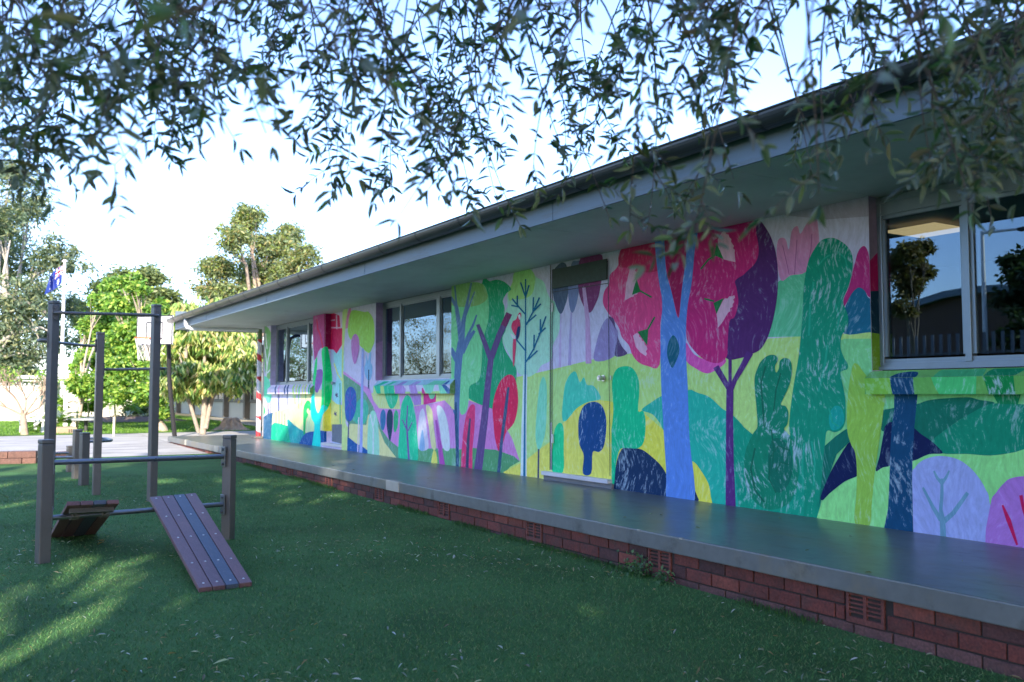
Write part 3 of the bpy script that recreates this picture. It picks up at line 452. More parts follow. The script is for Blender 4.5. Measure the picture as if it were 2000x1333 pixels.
for c, q in (((30, 170, 140), [(320, 745), (430, 735), (620, 655), (500, 655)]), ((40, 172, 140), [(510, 745), (600, 735), (770, 655), (690, 655)]), ((150, 130, 190), [(710, 740), (840, 735), (970, 655), (880, 655)]), ((160, 140, 200), [(985, 735), (1110, 735), (1240, 655), (1130, 655)]), ((110, 186, 160), [(1300, 735), (1600, 735), (1740, 645), (1480, 645)]), ((58, 92, 154), [(1620, 735), (1700, 735), (1800, 640), (1760, 640)])): Pg('G', c, .2, q, 0, 's2t')
Pg('A', (206, 186, 228), .1, [(150, 680), (480, 680), (480, 780), (150, 780)], 0, 's1f'); Pg('A', (206, 186, 228), .1, [(150, 660), (520, 660), (520, 740), (150, 740)], 0, 's1t')
for x, c in ((205, (40, 66, 116)), (228, (214, 150, 205)), (270, (40, 66, 116)), (290, (40, 66, 116)), (330, (170, 205, 90)), (352, (196, 220, 120)), (372, (110, 190, 110)), (396, (226, 222, 130)), (415, (196, 214, 110)), (440, (60, 165, 120))):
    St('A', c, .1, [(x, 690), (x + 6, 770)], 9, 's1f'); St('A', c, .1, [(x + 25, 665), (x, 725)], 8, 's1t')
Pg('H', (98, 158, 80), .2, [(0, 400), (3000, 400), (3000, 900), (0, 900)], 0, 's3f'); Pg('H', (112, 168, 96), .2, [(0, 300), (3000, 300), (3000, 720), (0, 720)], 0, 's3t')
Pg('H', (122, 176, 66), .2, [(40, 600), (370, 600), (388, 830), (80, 830)], 0, 's3f'); Pg('H', (4, 62, 104), .5, [(362, 590), (648, 590), (650, 700), (668, 830), (403, 830), (376, 720)], 0, 's3f'); Pg('H', (4, 62, 104), .4, [(362, 625), (440, 572), (560, 547), (662, 541), (712, 560), (640, 620)], 1, 's3t')
Pg('H', (72, 182, 110), .5, [(860, 590), (1422, 580), (1416, 830), (975, 830), (900, 700)], 0, 's3f'); Pg('H', (66, 160, 112), .3, [(870, 620), (960, 540), (1060, 490), (1230, 465), (1580, 440), (1490, 610)], 0, 's3t')
Pg('H', (2, 124, 66), .8, [(1495, 580), (1872, 570), (1898, 830), (1575, 830)], 0, 's3f'); Pg('H', (16, 124, 86), .3, [(1490, 610), (1560, 542), (1680, 480), (1780, 445), (2050, 430), (2050, 500), (1870, 600)], 0, 's3t')
Pg('H', (120, 190, 100), .3, [(2000, 560), (2700, 560), (2700, 830), (2050, 830)], 0, 's3f')

# sills: sloping prism in front of the wall
SILL = {'s3': (1.0, 4.2197, -.002, .1155, .168), 's2': (10.70, 13.30, .006, .128, .215), 's1': (16.30, 18.99, .0, .105, .185)}
XS = W - .08
surfs = {'w': (Vector((W, 0, 0)), Vector((0, 1, 0)), Vector((0, 0, 1)), Vector((-1, 0, 0)), rects, ('w',)),
         'r3': (Vector((0, WIN3[1], 0)), Vector((1, 0, 0)), Vector((0, 0, 1)), Vector((0, -1, 0)), [(W, W + .1, WIN3[2], ZC)], ('r3',)),
         'r2': (Vector((0, WIN2[1], 0)), Vector((1, 0, 0)), Vector((0, 0, 1)), Vector((0, -1, 0)), [(W, W + .12, WIN2[2], ZC)], ('r2',)),
         'r1': (Vector((0, WIN1[1], 0)), Vector((1, 0, 0)), Vector((0, 0, 1)), Vector((0, -1, 0)), [(W, W + .12, WIN1[2], ZC)], ('r1',)),
         'rd': (Vector((0, DR1[1], 0)), Vector((1, 0, 0)), Vector((0, 0, 1)), Vector((0, -1, 0)), [(W, W + .12, DR1[2], ZC)], ('w',)),
         'd': (Vector((W + .12, 0, 0)), Vector((0, 1, 0)), Vector((0, 0, 1)), Vector((-1, 0, 0)), [(DR1[0], DR1[1], DR1[2] + .02, ZC)], ('w', 'd'))}
for k, (y0, y1, z0, z1, z2) in SILL.items():
    surfs[k + 'f'] = (Vector((XS, 0, 0)), Vector((0, 1, 0)), Vector((0, 0, 1)), Vector((-1, 0, 0)), [(y0, y1, z0, z1)], (k + 'f',))
    d = Vector((.09, 0, z2 - z1)); L_ = d.length; d.normalize(); surfs[k + 't'] = (Vector((XS, 0, z1)), Vector((0, 1, 0)), d, Vector((-d.z, 0, d.x)), [(y0, y1, 0, L_)], (k + 't',))
def catmull(P, k=4):
    n = len(P); out = []
    for i in range(n):
        p0, p1, p2, p3 = P[i - 1], P[i], P[(i + 1) % n], P[(i + 2) % n]
        for j in range(k):
            t = j / k; out.append(tuple(.5 * ((2 * p1[a]) + (-p0[a] + p2[a]) * t + (2 * p0[a] - 5 * p1[a] + 4 * p2[a] - p3[a]) * t * t + (-p0[a] + 3 * p1[a] - 3 * p2[a] + p3[a]) * t ** 3) for a in (0, 1)))
    return out
def clip(poly, r):
    u0, u1, v0, v1 = r
    for ax, lim, sg in ((0, u0, 1), (0, u1, -1), (1, v0, 1), (1, v1, -1)):
        out = []
        for i in range(len(poly)):
            a, b = poly[i - 1], poly[i]; da, db = (a[ax] - lim) * sg, (b[ax] - lim) * sg
            if (da >= 0) != (db >= 0): t = da / (da - db); out.append((a[0] + (b[0] - a[0]) * t, a[1] + (b[1] - a[1]) * t))
            if db >= 0: out.append(b)
        poly = out
        if len(poly) < 3: return []
    return poly
def albedo(c, k=1.0):
    l = s2l(c); g_ = (l[0] + l[1] + l[2]) / 3; return tuple(max(.008, min(.85, x ** .95 * m_)) for x, m_ in zip(l, (1.22, 1.38, 1.2)))
def paint(mb, sname, base):
    O, U, V, Nn, rs, tags = surfs[sname]; flip = U.cross(V).dot(Nn) < 0
    def put(poly, c, fl, off):
        vs = [O + U * u + V * v + Nn * off for u, v in poly]
        mb.add(vs, [list(range(len(vs)))[::-1] if flip else list(range(len(vs)))], albedo(c) + (fl,))
    for r in rs: put([(r[0], r[2]), (r[1], r[2]), (r[1], r[3]), (r[0], r[3])], base, .1, .0015)
    boxes = []
    for cr, c, fl, pts, s, on in mural:
        if on not in tags: continue
        ox, oy, sc_ = CR[cr]; P2 = []
        for a, b in pts:
            r = ray(ox + a / sc_, oy + b / sc_); den = r.dot(Nn)
            if den > -1e-4: P2 = None; break
            p = r * (O.dot(Nn) / den) - O; P2.append((p.dot(U), p.dot(V)))
        if not P2: continue
        if s: P2 = catmull(P2)
        bb = (min(p[0] for p in P2), max(p[0] for p in P2), min(p[1] for p in P2), max(p[1] for p in P2))
        rr = [r for r in rs if bb[0] < r[1] and bb[1] > r[0] and bb[2] < r[3] and bb[3] > r[2]]
        if not rr: continue
        lay = 1 + max([l for l, q in boxes if q[0] <= bb[1] and q[1] >= bb[0] and q[2] <= bb[3] and q[3] >= bb[2]] or [0]); boxes.append((lay, bb))
        tris = tessellate_polygon([[Vector((a, b, 0)) for a, b in P2]])
        for t in tris:
            q = [P2[i] for i in t]
            if (q[1][0] - q[0][0]) * (q[2][1] - q[0][1]) - (q[1][1] - q[0][1]) * (q[2][0] - q[0][0]) < 0: q = q[::-1]
            for r in rr:
                p = clip(q, r)
                if len(p) >= 3: put(p, c, fl, .0015 + lay * .0003)
# wall body
mb = MB()
for r in rects: mb.box((W, r[0], r[2]), (W + .12, r[1], r[3]), albedo(LAV) + (.1,))
mb.box((W, 19.5, ZS), (W + 8, 19.6, ZC + .1), (.5, .5, .48, 0)); mb.box((W + 8, -3, ZS), (W + 8.1, 19.6, ZC + .3), (.5, .5, .48, 0)); mb.box((W, -3.1, ZS), (W + 8.1, -3, ZC + .3), (.5, .5, .48, 0))
paint(mb, 'w', LAV)
for s_ in ('r1', 'r2', 'r3', 'rd'): paint(mb, s_, LAV)
wall = build('wall', mb, M_mural, bld)
wall['label'] = 'wall painted with a forest mural: pink, blue and green trees, a parrot and green hills'
for k, (y0, y1, z0, z1, z2) in SILL.items():
    mb = MB(); mb.prism([(XS, z0), (W, z0), (W, z2), (W + .09, z2 + .002), (W + .09, z2 - .01)][:3] + [(XS + .09, z2), (XS, z1)], (1, 0, 0), (0, 0, 1), (0, y0, 0), (0, y1 - y0, 0), albedo((110, 150, 90)) + (.2,))
    paint(mb, k + 'f', LAV); paint(mb, k + 't', LAV); o = build('window_sill', mb, M_mural, bld)
# walkway slab, end block, brick base
mb = MB(); mb.bbox((4.176, -3, -1.08), (W + 8, 21.6, ZS), .008)
slab = build('walkway_slab', mb, M_conc, bld); slab['label'] = 'grey painted concrete walkway slab with chipped front edge'
mb = MB()
for px, L0 in ((766, .34), (421, .3), (360, .12), (300, .1)):
    if px < 330: continue
    y = onx(px, 930, 4.17).y; mb = MB(); mb.bbox((4.168, y - L0 / 2, -1.078), (4.24, y + L0 / 2, ZS + .002), .006, (.42, .38, .3)); build('concrete_patch', mb, M_paint, bld)
for px, py in ((1267, 1033), (1325, 1052)):
    p = onz(px, py, ZS); mb = MB(); mb.bbox((4.1735, p.y - .012, ZS - .01), (4.2, p.y + .016, ZS + .0015), .003, (.4, .37, .3)); build('concrete_chip', mb, M_paint, bld)
mb = MB(); mb.box((4.216, -3, -1.6), (4.3, 21.45, -1.081), m=1)
vents = [1.5, 3.16, 4.82, 6.41, 8.06, 9.67, 11.32, 12.91, 14.5, 16.1, 17.7, 19.3]
for k in range(5):
    z1 = -1.079 - k * .086; y = -3 + (.12 if k % 2 else 0)
    while y < 21.4:
        L0 = .23; a, b = y, min(y + L0, 21.44)
        if k < 2:
            hit = [v for v in vents if a < v + .13 and b > v - .13]
            if hit:
                v = hit[0]
                if a < v - .14: b = v - .135
                elif b > v + .14: a = v + .135
                else: a = b
        if b - a > .03:
            t = random.random(); base = (.13, .032, .024) if t < .55 else (.17, .045, .03) if t < .8 else (.07, .026, .024)
            if k >= 2: base = (.12, .055, .05)
            s_ = random.uniform(.8, 1.15); mb.bbox((4.204 + random.uniform(0, .004), a, z1 - .076), (4.27, b, z1), .004, tuple(v_ * s_ for v_ in base))
        y += .24
mb.box((4.3, 21.3, -1.6), (13, 21.45, -1.081), (.19, .05, .036))
base = build('brick_base', mb, [M_brick, M_mortar], bld); base['label'] = 'low red brick base under the walkway slab'
for v in vents:
    mb = MB(); c = (.15, .045, .035); z0, z1 = -1.243, -1.08
    mb.box((4.2, v - .118, z0), (4.225, v - .1, z1), c); mb.box((4.2, v + .1, z0), (4.225, v + .118, z1), c); mb.box((4.2, v - .1, z0), (4.225, v + .1, z0 + .03), c); mb.box((4.201, v - .01, z0 + .03), (4.225, v + .01, z1), c)
    for j in range(5): mb.box((4.203, v - .1, z0 + .052 + j * .024), (4.222, v + .1, z0 + .061 + j * .024), c)
    mb.box((4.226, v - .11, z0), (4.23, v + .11, z1), (.004, .004, .004)); o = build('air_vent', mb, M_brick, bld)
# soffit, fascia, gutter, roof
mb = MB(); mb.box((4.29, -3, ZC + .012), (W + .1, 21.47, ZC + .02), (.03, .03, .03)); mb.box((W + .1, 19.6, ZC + .012), (W + 8, 21.47, ZC + .02), (.03, .03, .03)); y = -3
while y < 21.4:
    mb.box((4.285, y, ZC), (4.98, min(y + 2.4, 21.47) - .005, ZC + .01)); mb.box((4.985, y, ZC + .001), (W + .12, min(y + 2.4, 21.47) - .005, ZC + .0105)); y += 2.4
build('soffit', mb, M_soffit, bld)
mb = MB(); mb.box((4.262, -3, ZC - .008), (4.284, 21.5, 1.70)); mb.box((4.262, 21.48, ZC - .008), (W + 8, 21.51, 1.9))
for y in (2.1, 6.2, 10.3, 14.4, 18.5): mb.box((4.259, y, ZC - .009), (4.262, y + .006, 1.70), (.03,) * 3)
build('fascia', mb, M_fascia, bld)
mb = MB(); R = .088; gx, gzc = 4.172, 1.703; prof = [(gx - R * math.cos(a), gzc - R * math.sin(a)) for a in np.linspace(0, math.pi, 15)]
inn = [(gx - (R - .004) * math.cos(a), gzc - (R - .004) * math.sin(a)) for a in np.linspace(math.pi, 0, 15)]
n = len(prof) + len(inn); allp = prof + inn
vs = [(x, -3, z) for x, z in allp] + [(x, 21.6, z) for x, z in allp]; mb.add(vs, [(i, (i + 1) % n, n + (i + 1) % n, n + i) for i in range(n)], smooth=False)
mb.add([(x, 21.6, z) for x, z in prof], [list(range(15))]); mb.tube([(gx - R - .002, -3, gzc + .004), (gx - R - .002, 21.6, gzc + .004)], .008, 8)
build('gutter', mb, M_gutter, bld); M_strap = mat('gutter strap', (.02, .02, .022), rough=.5)
y = .9
while y < 21.6:
    mb = MB()
    q = [(gx - (R + .003) * math.cos(a), gzc - (R + .003) * math.sin(a)) for a in np.linspace(-.1, math.pi, 13)]
    for i in range(12): mb.add([(q[i][0], y, q[i][1]), (q[i + 1][0], y, q[i + 1][1]), (q[i + 1][0], y + .03, q[i + 1][1]), (q[i][0], y + .03, q[i][1])], [(0, 1, 2, 3)])
    build('gutter_bracket', mb, M_strap, bld); y += .95
mb = MB(); yy = -3
prof = [(4.2, 1.712)]; mb.box((4.29, -3, 1.705), (4.3, 21.5, 1.725))
ridge = [(4.19 + i * .0, 0) for i in range(2)]
vs = []; fs = []; k = 0
ys = np.arange(-3, 21.56, .045)
for i, y in enumerate(ys): h = .012 * (1 if (i // 2) % 2 else 0); vs += [(4.19, y, 1.722 + h), (14, y, 2.3 + h)]
fs = [(2 * i, 2 * i + 1, 2 * i + 3, 2 * i + 2) for i in range(len(ys) - 1)]; mb.add(vs, fs)
mb.add([(4.19, -3, 1.72), (14, -3, 2.29), (14, 21.55, 2.29), (4.19, 21.55, 1.72)], [(0, 1, 2, 3)])
build('roof', mb, M_roof, bld)
# eave pipe and candy striped downpipe
M_pipe = mat('white pvc pipe', (.62, .64, .64), rough=.4, var=.05, bump=0)
p0 = onx(363.5, 622, 4.2); c0 = onx(508.5, 654, 5.68)
mb = MB(); mb.tube([(4.2, p0.y, 1.64), (4.2, p0.y, 1.5), (4.22, p0.y - .01, 1.44), (4.32, p0.y - .05, 1.41), (5.66, c0.y, 1.4)], .045, 12)
build('eave_pipe', mb, M_pipe, bld)
mb = MB(); n = 20; nz = 150; z0, z1 = ZS + .03, 1.42
vs = [(5.67 + .05 * math.cos(2 * math.pi * j / n), c0.y + .05 * math.sin(2 * math.pi * j / n), z0 + (z1 - z0) * i / nz) for i in range(nz + 1) for j in range(n)]
for i in range(nz):
    for j in range(n):
        z = z0 + (z1 - z0) * i / nz; ph = (z / .42 + j / n * .45) % 1
        c = (.62, .6, .66) if ph > .34 or math.sin(z * 7.3 + 1.3) < -.75 else (.55, .03, .04)
        if z > 1.2: c = (.12, .2, .09)
        mb.add([vs[i * n + j], vs[i * n + (j + 1) % n], vs[(i + 1) * n + (j + 1) % n], vs[(i + 1) * n + j]], [(0, 1, 2, 3)], c, smooth=True)
mb.bbox((5.55, c0.y - .14, ZS), (5.74, c0.y + .12, ZS + .05), .015, (.12, .11, .1))
o = build('downpipe', mb, M_paint, bld); o['label'] = 'round downpipe painted white with red candy cane stripes'
# windows
def window(y0, y1, z0, z1, X, mull, zg, label, sash=True):
    w = part('window', bld); w['label'] = label; mb = MB(); f = .036
    mb.bbox((X, y0, z0), (X + .07, y1, z0 + .038), .004); mb.bbox((X, y0, zg), (X + .07, y1, z1), .004)
    mb.bbox((X - .004, y0, z0 + .02), (X + .074, y0 + f, z1 - .004), .004); mb.bbox((X - .004, y1 - f, z0 + .02), (X + .074, y1, z1 - .004), .004)
    mb.box((X - .012, y0, z1 - .05), (X, y1, z1 - .03)); mb.box((X - .01, y0, zg + .0), (X, y1, zg + .012)); mb.box((X - .02, y0, z0 - .012), (X + .03, y1, z0 + .012))
    for a, b in mull: mb.bbox((X - .008, a, z0 + .03), (X + .06, b, zg + .002), .004)
    build('window_frame', mb, M_alu, w); edges = [y0 + f] + [v for m_ in sorted(mull) for v in m_] + [y1 - f]
    for a, b in zip(edges[::2], edges[1::2]):
        if b - a < .05: continue
        mb = MB()
        if sash:
            for q in (((X + .01, a, z0 + .038), (X + .045, b, z0 + .066)), ((X + .01, a, zg - .028), (X + .045, b, zg)), ((X + .011, a, z0 + .085), (X + .044, a + .025, zg - .035)), ((X + .011, b - .025, z0 + .085), (X + .044, b, zg - .035))): mb.box(*q)
            build('sash', mb, M_alu, w)
        mb = MB(); mb.box((X + .024, a + .02, z0 + .08), (X + .03, b - .02, zg - .03)); build('pane', mb, M_glass, w)
    return w
window(WIN3[0], WIN3[1], .19, 1.47, 5.845, [(3.50, 3.545), (2.2, 2.24)], 1.33, 'wide aluminium sliding window over the green painted sill, at the right')
window(WIN2[0] + .005, WIN2[1] - .005, .222, 1.472, 5.87, [(12.70, 12.745), (11.39, 11.49)], 1.40, 'aluminium sliding window over the striped sill in the middle of the wall')
window(WIN1[0] + .005, WIN1[1] - .005, .19, 1.472, 5.87, [(18.31, 18.36), (16.97, 17.05)], 1.40, 'aluminium sliding window at the far left of the mural wall')
# doors
d1 = part('door', bld); d1['label'] = 'recessed painted door between the two left windows'
mb = MB(); mb.box((W + .125, DR1[0] - .1, DR1[2]), (W + .17, DR1[1] + .1, ZC), albedo(LAV) + (0,)); paint(mb, 'd', LAV); build('door_leaf', mb, M_mural, d1)
mb = MB(); mb.bbox((W - .03, DR1[0] - .02, DR1[2] - .02), (W + .12, DR1[1] + .05, DR1[2] + .02), .005, (.6, .6, .64)); build('door_sill', mb, M_white, d1)
kp = onx(480 + 622 / 3.602, 560 + 680 / 3.602, W + .1); mb = MB(); mb.tube([(W + .118, kp.y, kp.z), (W + .07, kp.y, kp.z)], .014, 10); mb.bbox((W + .045, kp.y - .03, kp.z - .03), (W + .08, kp.y + .03, kp.z + .03), .012); build('handle', mb, M_alu, d1)
d2 = part('door', bld); d2['label'] = 'flush door painted over with the mural, with a metal vent above it'
mb = MB(); DKL = (.05, .05, .06)
def wline(px0, py0, px1, py1, t=.007, X=W - .0165):
    a, b = onx(px0, py0, X), onx(px1, py1, X); d = (b - a).normalized(); nn = Vector((0, -d.z, d.y)) * t / 2
    fr = [a + nn, b + nn, b - nn, a - nn]; bk = [p + Vector((.004, 0, 0)) for p in fr]; mb.add(fr + bk, [(0, 1, 2, 3), (7, 6, 5, 4), (0, 4, 5, 1), (1, 5, 6, 2), (2, 6, 7, 3), (3, 7, 4, 0)], DKL)
wline(1075, 518, 1074, 918, .012); wline(1078.5, 527, 1077.5, 918); wline(1187.7, 548, 1191, 930, .004); wline(1079, 571, 1188, 553.5); wline(1079, 527, 1187, 511)
build('door_frame', mb, M_paint, d2)
mb = MB(); s0, s1_ = onx(1066, 921, W), onx(1196, 941, W); mb.bbox((W - .065, s1_.y, -.915), (W + .01, s0.y, -.872), .004, (.62, .62, .66)); mb.box((W - .03, s1_.y - .03, ZS), (W - .001, s0.y, -.915), (.17, .18, .19))
build('door_sill', mb, M_paint, d2)
hp = onx(1176, 739, W - .03); mb = MB(); mb.tube([(W - .015, hp.y, hp.z), (W - .05, hp.y, hp.z)], .02, 12)
for i in range(3): mb.tube([(W - .05 - i * .012, hp.y, hp.z), (W - .062 - i * .012, hp.y, hp.z)], [.022 + (i != 2) * .008, .03 - (i == 2) * .012], 14)
mb.tube([(W - .012, hp.y, hp.z), (W - .02, hp.y, hp.z)], .034, 16); build('handle', mb, M_bolt, d2); mb = MB(); mb.box((W - .02, hp.y - .13, hp.z - .02), (W - .012, hp.y - .12, hp.z + .025)); build('latch_plate', mb, M_bolt, d2)
M_lv = mat('vent mesh paint', (.035, .07, .06), rough=.6, var=.3, vs=20)
mb = MB(); mb.box((W - .03, 7.34, 1.19), (W - .016, 8.33, 1.405))
for k in range(18): mb.box((W - .036, 7.345, 1.197 + k * .0115), (W - .03, 8.325, 1.202 + k * .0115))
o = build('vent_grille', mb, M_lv, d2)
for z in (.93, -.55):
    mb = MB(); mb.box((W - .03, 8.335, z), (W - .014, 8.36, z + .1)); build('hinge', mb, M_white, d2)
# room behind the glass
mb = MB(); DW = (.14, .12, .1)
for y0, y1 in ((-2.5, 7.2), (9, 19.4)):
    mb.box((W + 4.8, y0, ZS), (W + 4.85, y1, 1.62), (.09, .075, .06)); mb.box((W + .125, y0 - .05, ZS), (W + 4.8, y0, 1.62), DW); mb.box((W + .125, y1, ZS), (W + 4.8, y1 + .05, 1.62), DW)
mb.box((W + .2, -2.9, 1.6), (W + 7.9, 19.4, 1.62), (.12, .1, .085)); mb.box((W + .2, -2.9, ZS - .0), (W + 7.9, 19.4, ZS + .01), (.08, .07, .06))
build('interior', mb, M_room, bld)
M_lamp = emit_mat('warm light panel', (1.0, .72, .36), .34)
def panel(y0, y1, x0, x1, z): mb = MB(); mb.box((x0, y0, z - .02), (x1, y1, z)); build('ceiling_light', mb, M_lamp, bld)
q = [onz(a, b, 1.56) for a, b in ((1749.6, 448), (1824.7, 434.5), (1882.8, 446.7), (1799, 461.6))]
panel(min(p.y for p in q), max(p.y for p in q), min(p.x for p in q), max(p.x for p in q), 1.56)
panel(12.0, 12.6, 7.4, 8.6, 1.58); panel(14.2, 14.8, 7.6, 8.8, 1.58); panel(10.2, 10.8, 6.9, 8.1, 1.58)
mb = MB(); zz = 1.44
mb.box((5.94, -2, zz), (6.0, 4.18, zz + .12)); build('roller_blind', mb, mat('blind cloth', (.3, .33, .34), rough=.7), bld)
# ================================================================ PLAY EQUIPMENT
def post(parent, x, y, ztop, w, rot, capc=True):
    z0 = gz(y) - .02; M_ = Matrix.Translation((x, y, 0)) @ Matrix.Rotation(rot, 4, 'Z'); mb = MB()
    mb.bbox((-w / 2, -w / 2, z0), (w / 2, w / 2, ztop - .035), .007, M=M_); mb.bbox((-w / 2 - .002, -w / 2 - .002, ztop - .034), (w / 2 + .002, w / 2 + .002, ztop), .008, M=M_)
    return build('post', mb, M_post, parent)
def bolts(parent, pts, r=.008, h=.005, name='bolt', nrm=(0, 0, 1)):
    n_ = Vector(nrm).normalized()
    for p in pts: mb = MB(); p = Vector(p); mb.tube([p, p + n_ * h * .5, p + n_ * h], [r, r, r * .5], 10); build(name, mb, M_bolt, parent)
def plate(mb, p, d, w=.06, h=.16):   # fixing plate on a post face, facing d
    d = Vector(d).normalized(); s = Vector((-d.y, d.x, 0)); M_ = Matrix(((s.x, d.x, 0, p[0]), (s.y, d.y, 0, p[1]), (0, 0, 1, p[2]), (0, 0, 0, 1)))
    mb.bbox((-w / 2, 0, -h / 2), (w / 2, .01, h / 2), .003, M=M_)
    for zz in (-h * .36, h * .36): mb.tube([M_ @ Vector((0, .008, zz)), M_ @ Vector((0, .022, zz))], .011, 8)
# chin-up triangle
A, B, C = Vector((.885, 10.75, 0)), Vector((1.95, 10.9, 0)), Vector((1.49, 11.87, 0))
t = thing('chin_up_station', (1.44, 11.2, gz(11.2)), 'tall grey steel chin-up station of three posts joined by bars at three heights', 'chin-up bars')
tops = (1.0, 1.03, .75)
for P_, zt, r in zip((A, B, C), tops, (.5, .28, .05)): post(t, P_.x, P_.y, zt, .085, r)
def bentbar(P0, z0, P1, z1, side, off=.12, ext=.0, r=.017):
    d = (P1 - P0).normalized(); s = Vector((-d.y, d.x, 0)) * side; a, b = P0 + s * .045 + Vector((0, 0, z0)), P1 + s * .045 + Vector((0, 0, z1)); mb = MB()
    pts = [a, a + s * (off * .5) + d * .005, a + s * off + d * .05, a + s * off + d * .14]; e = [b - d * .14 + s * off, b - d * .05 + s * off, b + s * (off * .5) - d * .005, b]
    mb.tube(pts + [(pts[-1] + e[0]) / 2] + e, r, 12); plate(mb, P0 + Vector((0, 0, z0)) + s * .04, s); plate(mb, P1 + Vector((0, 0, z1)) + s * .04, s); return build('bar', mb, M_post, t)
bentbar(A, .868, B, .895, -1, .07); bentbar(A, .575, C, .585, 1, .13); bentbar(C, .30, B, .294, 1, .13)
# near obstacle with two ramps
L0, R0 = Vector((.6, 7.6, 0)), Vector((2.05, 7.95, 0)); dd = (R0 - L0).normalized(); rot = math.atan2(dd.y, dd.x)
t = thing('ramp_obstacle', (1.3, 7.8, gz(7.8)), 'low grey steel frame of two posts and two rails carrying two plank ramps', 'climbing frame')
post(t, L0.x, L0.y, -.34, .085, rot + .06); post(t, R0.x, R0.y, -.355, .085, rot + .5)
def strbar(z0, z1, r=.02):
    mb = MB(); a, b = L0 + dd * .045 + Vector((0, 0, z0)), R0 - dd * .045 + Vector((0, 0, z1)); mb.tube([a, b], r, 14); plate(mb, a - dd * .002, dd, .07, .17); plate(mb, b - dd * .006, -dd, .07, .17); return build('bar', mb, M_bar, t)
strbar(-.517, -.54); strbar(-.93, -.95)
PL = [(.15, .075, .08), (.13, .07, .08), (.06, .08, .115), (.16, .08, .08)]
def ramp(label, tl, tr, bl, br, flipped=False):
    rp = part('ramp', t); rp['label'] = label
    tl, tr, bl, br = map(Vector, (tl, tr, bl, br)); nrm = (tr - tl).cross(tl - bl).normalized()
    if nrm.z < 0: nrm = -nrm
    for i in range(4):
        a, b = (i * .2525), (i * .2525 + .236); mb = MB(); q = [tl.lerp(tr, a), tl.lerp(tr, b), bl.lerp(br, b), bl.lerp(br, a)]
        lo = [p - nrm * .032 for p in q]; mb.add(q + lo, [(0, 1, 2, 3), (7, 6, 5, 4), (0, 4, 5, 1), (1, 5, 6, 2), (2, 6, 7, 3), (3, 7, 4, 0)], PL[i]); build('plank', mb, M_plank, rp, bevel=.003)
        for k in (.03, .27, .52, .78, .965): bolts(rp, [tl.lerp(tr, (a + b) / 2).lerp(bl.lerp(br, (a + b) / 2), k)], nrm=nrm)
    for k in ((.1, .5, .92) if flipped else (.09,)):
        mb = MB(); u = tl.lerp(bl, k).lerp(tr.lerp(br, k), .07) - nrm * .033; v = tl.lerp(bl, k).lerp(tr.lerp(br, k), .93) - nrm * .033; e = (bl - tl).normalized() * .025
        q = [u - e, v - e, v + e, u + e]; mb.add(q + [p - nrm * .035 for p in q], [(0, 1, 2, 3), (7, 6, 5, 4), (0, 4, 5, 1), (1, 5, 6, 2), (2, 6, 7, 3), (3, 7, 4, 0)]); build('bracket', mb, M_post, rp)
    for k in (.2, .8):
        mb = MB(); c = tl.lerp(bl, .1).lerp(tr.lerp(br, .1), k); z = -.93 - .02 * ((c.x - .6) / 1.45); f = (c.x - L0.x) / (R0.x - L0.x); y = L0.y + (R0.y - L0.y) * f; ctr = Vector((c.x, y, z))
        mb.tube([ctr - dd * .03, ctr + dd * .03], .03, 12); mb.tube([ctr, c - nrm * .04], .014, 8); build('clamp', mb, M_post, rp)
g0 = onz(389, 1149, gz(6.15) + .03); g1 = onz(493, 1137, gz(6.2) + .03)
w_ = (g1 - g0).length
# top edge of the near ramp sits just above and beyond the low bar
tL = ony(292, 971, 7.98); tR = ony(383, 963, 8.06)
ramp('ramp of purple and blue stained planks sloping down towards the viewer', tL, tR, g0, g1)
tL2 = ony(131, 980, 7.42); tR2 = ony(233, 976, 7.48); bL2 = onz(97, 1044, gz(8.4) + .035); bR2 = bL2 + (tR2 - tL2)
ramp('ramp sloping away, its dark underside and brackets showing', tL2, tR2, bL2, bR2)
# low push-up posts
t = thing('push_up_station', (1.5, 14.05, gz(14)), 'three short grey steel posts in a row behind the chin-up station, with small U-shaped handles', 'exercise bars')
post(t, 1.486, 13.08, -.507, .1, .3); post(t, 1.5, 14.04, -.5, .1, .25); post(t, 1.525, 15.14, -.78, .09, .2)
def ubar(pts, r=.018): mb = MB(); mb.tube(pts, r, 10); build('handle', mb, M_bar, t)
z = rz(113, 888, 1.2, 14.8); ubar([(1.5, 15.1, z), (1.3, 15.08, z), (1.2, 15.0, z), (1.19, 14.85, z), (1.2, 14.3, z), (1.24, 14.12, z), (1.47, 14.06, z)])
z = rz(180, 860, 1.8, 13.5); ubar([(1.5, 13.1, z), (1.7, 13.12, z), (1.82, 13.2, z), (1.86, 13.4, z), (1.86, 13.8, z), (1.8, 13.95, z), (1.54, 14.03, z)])

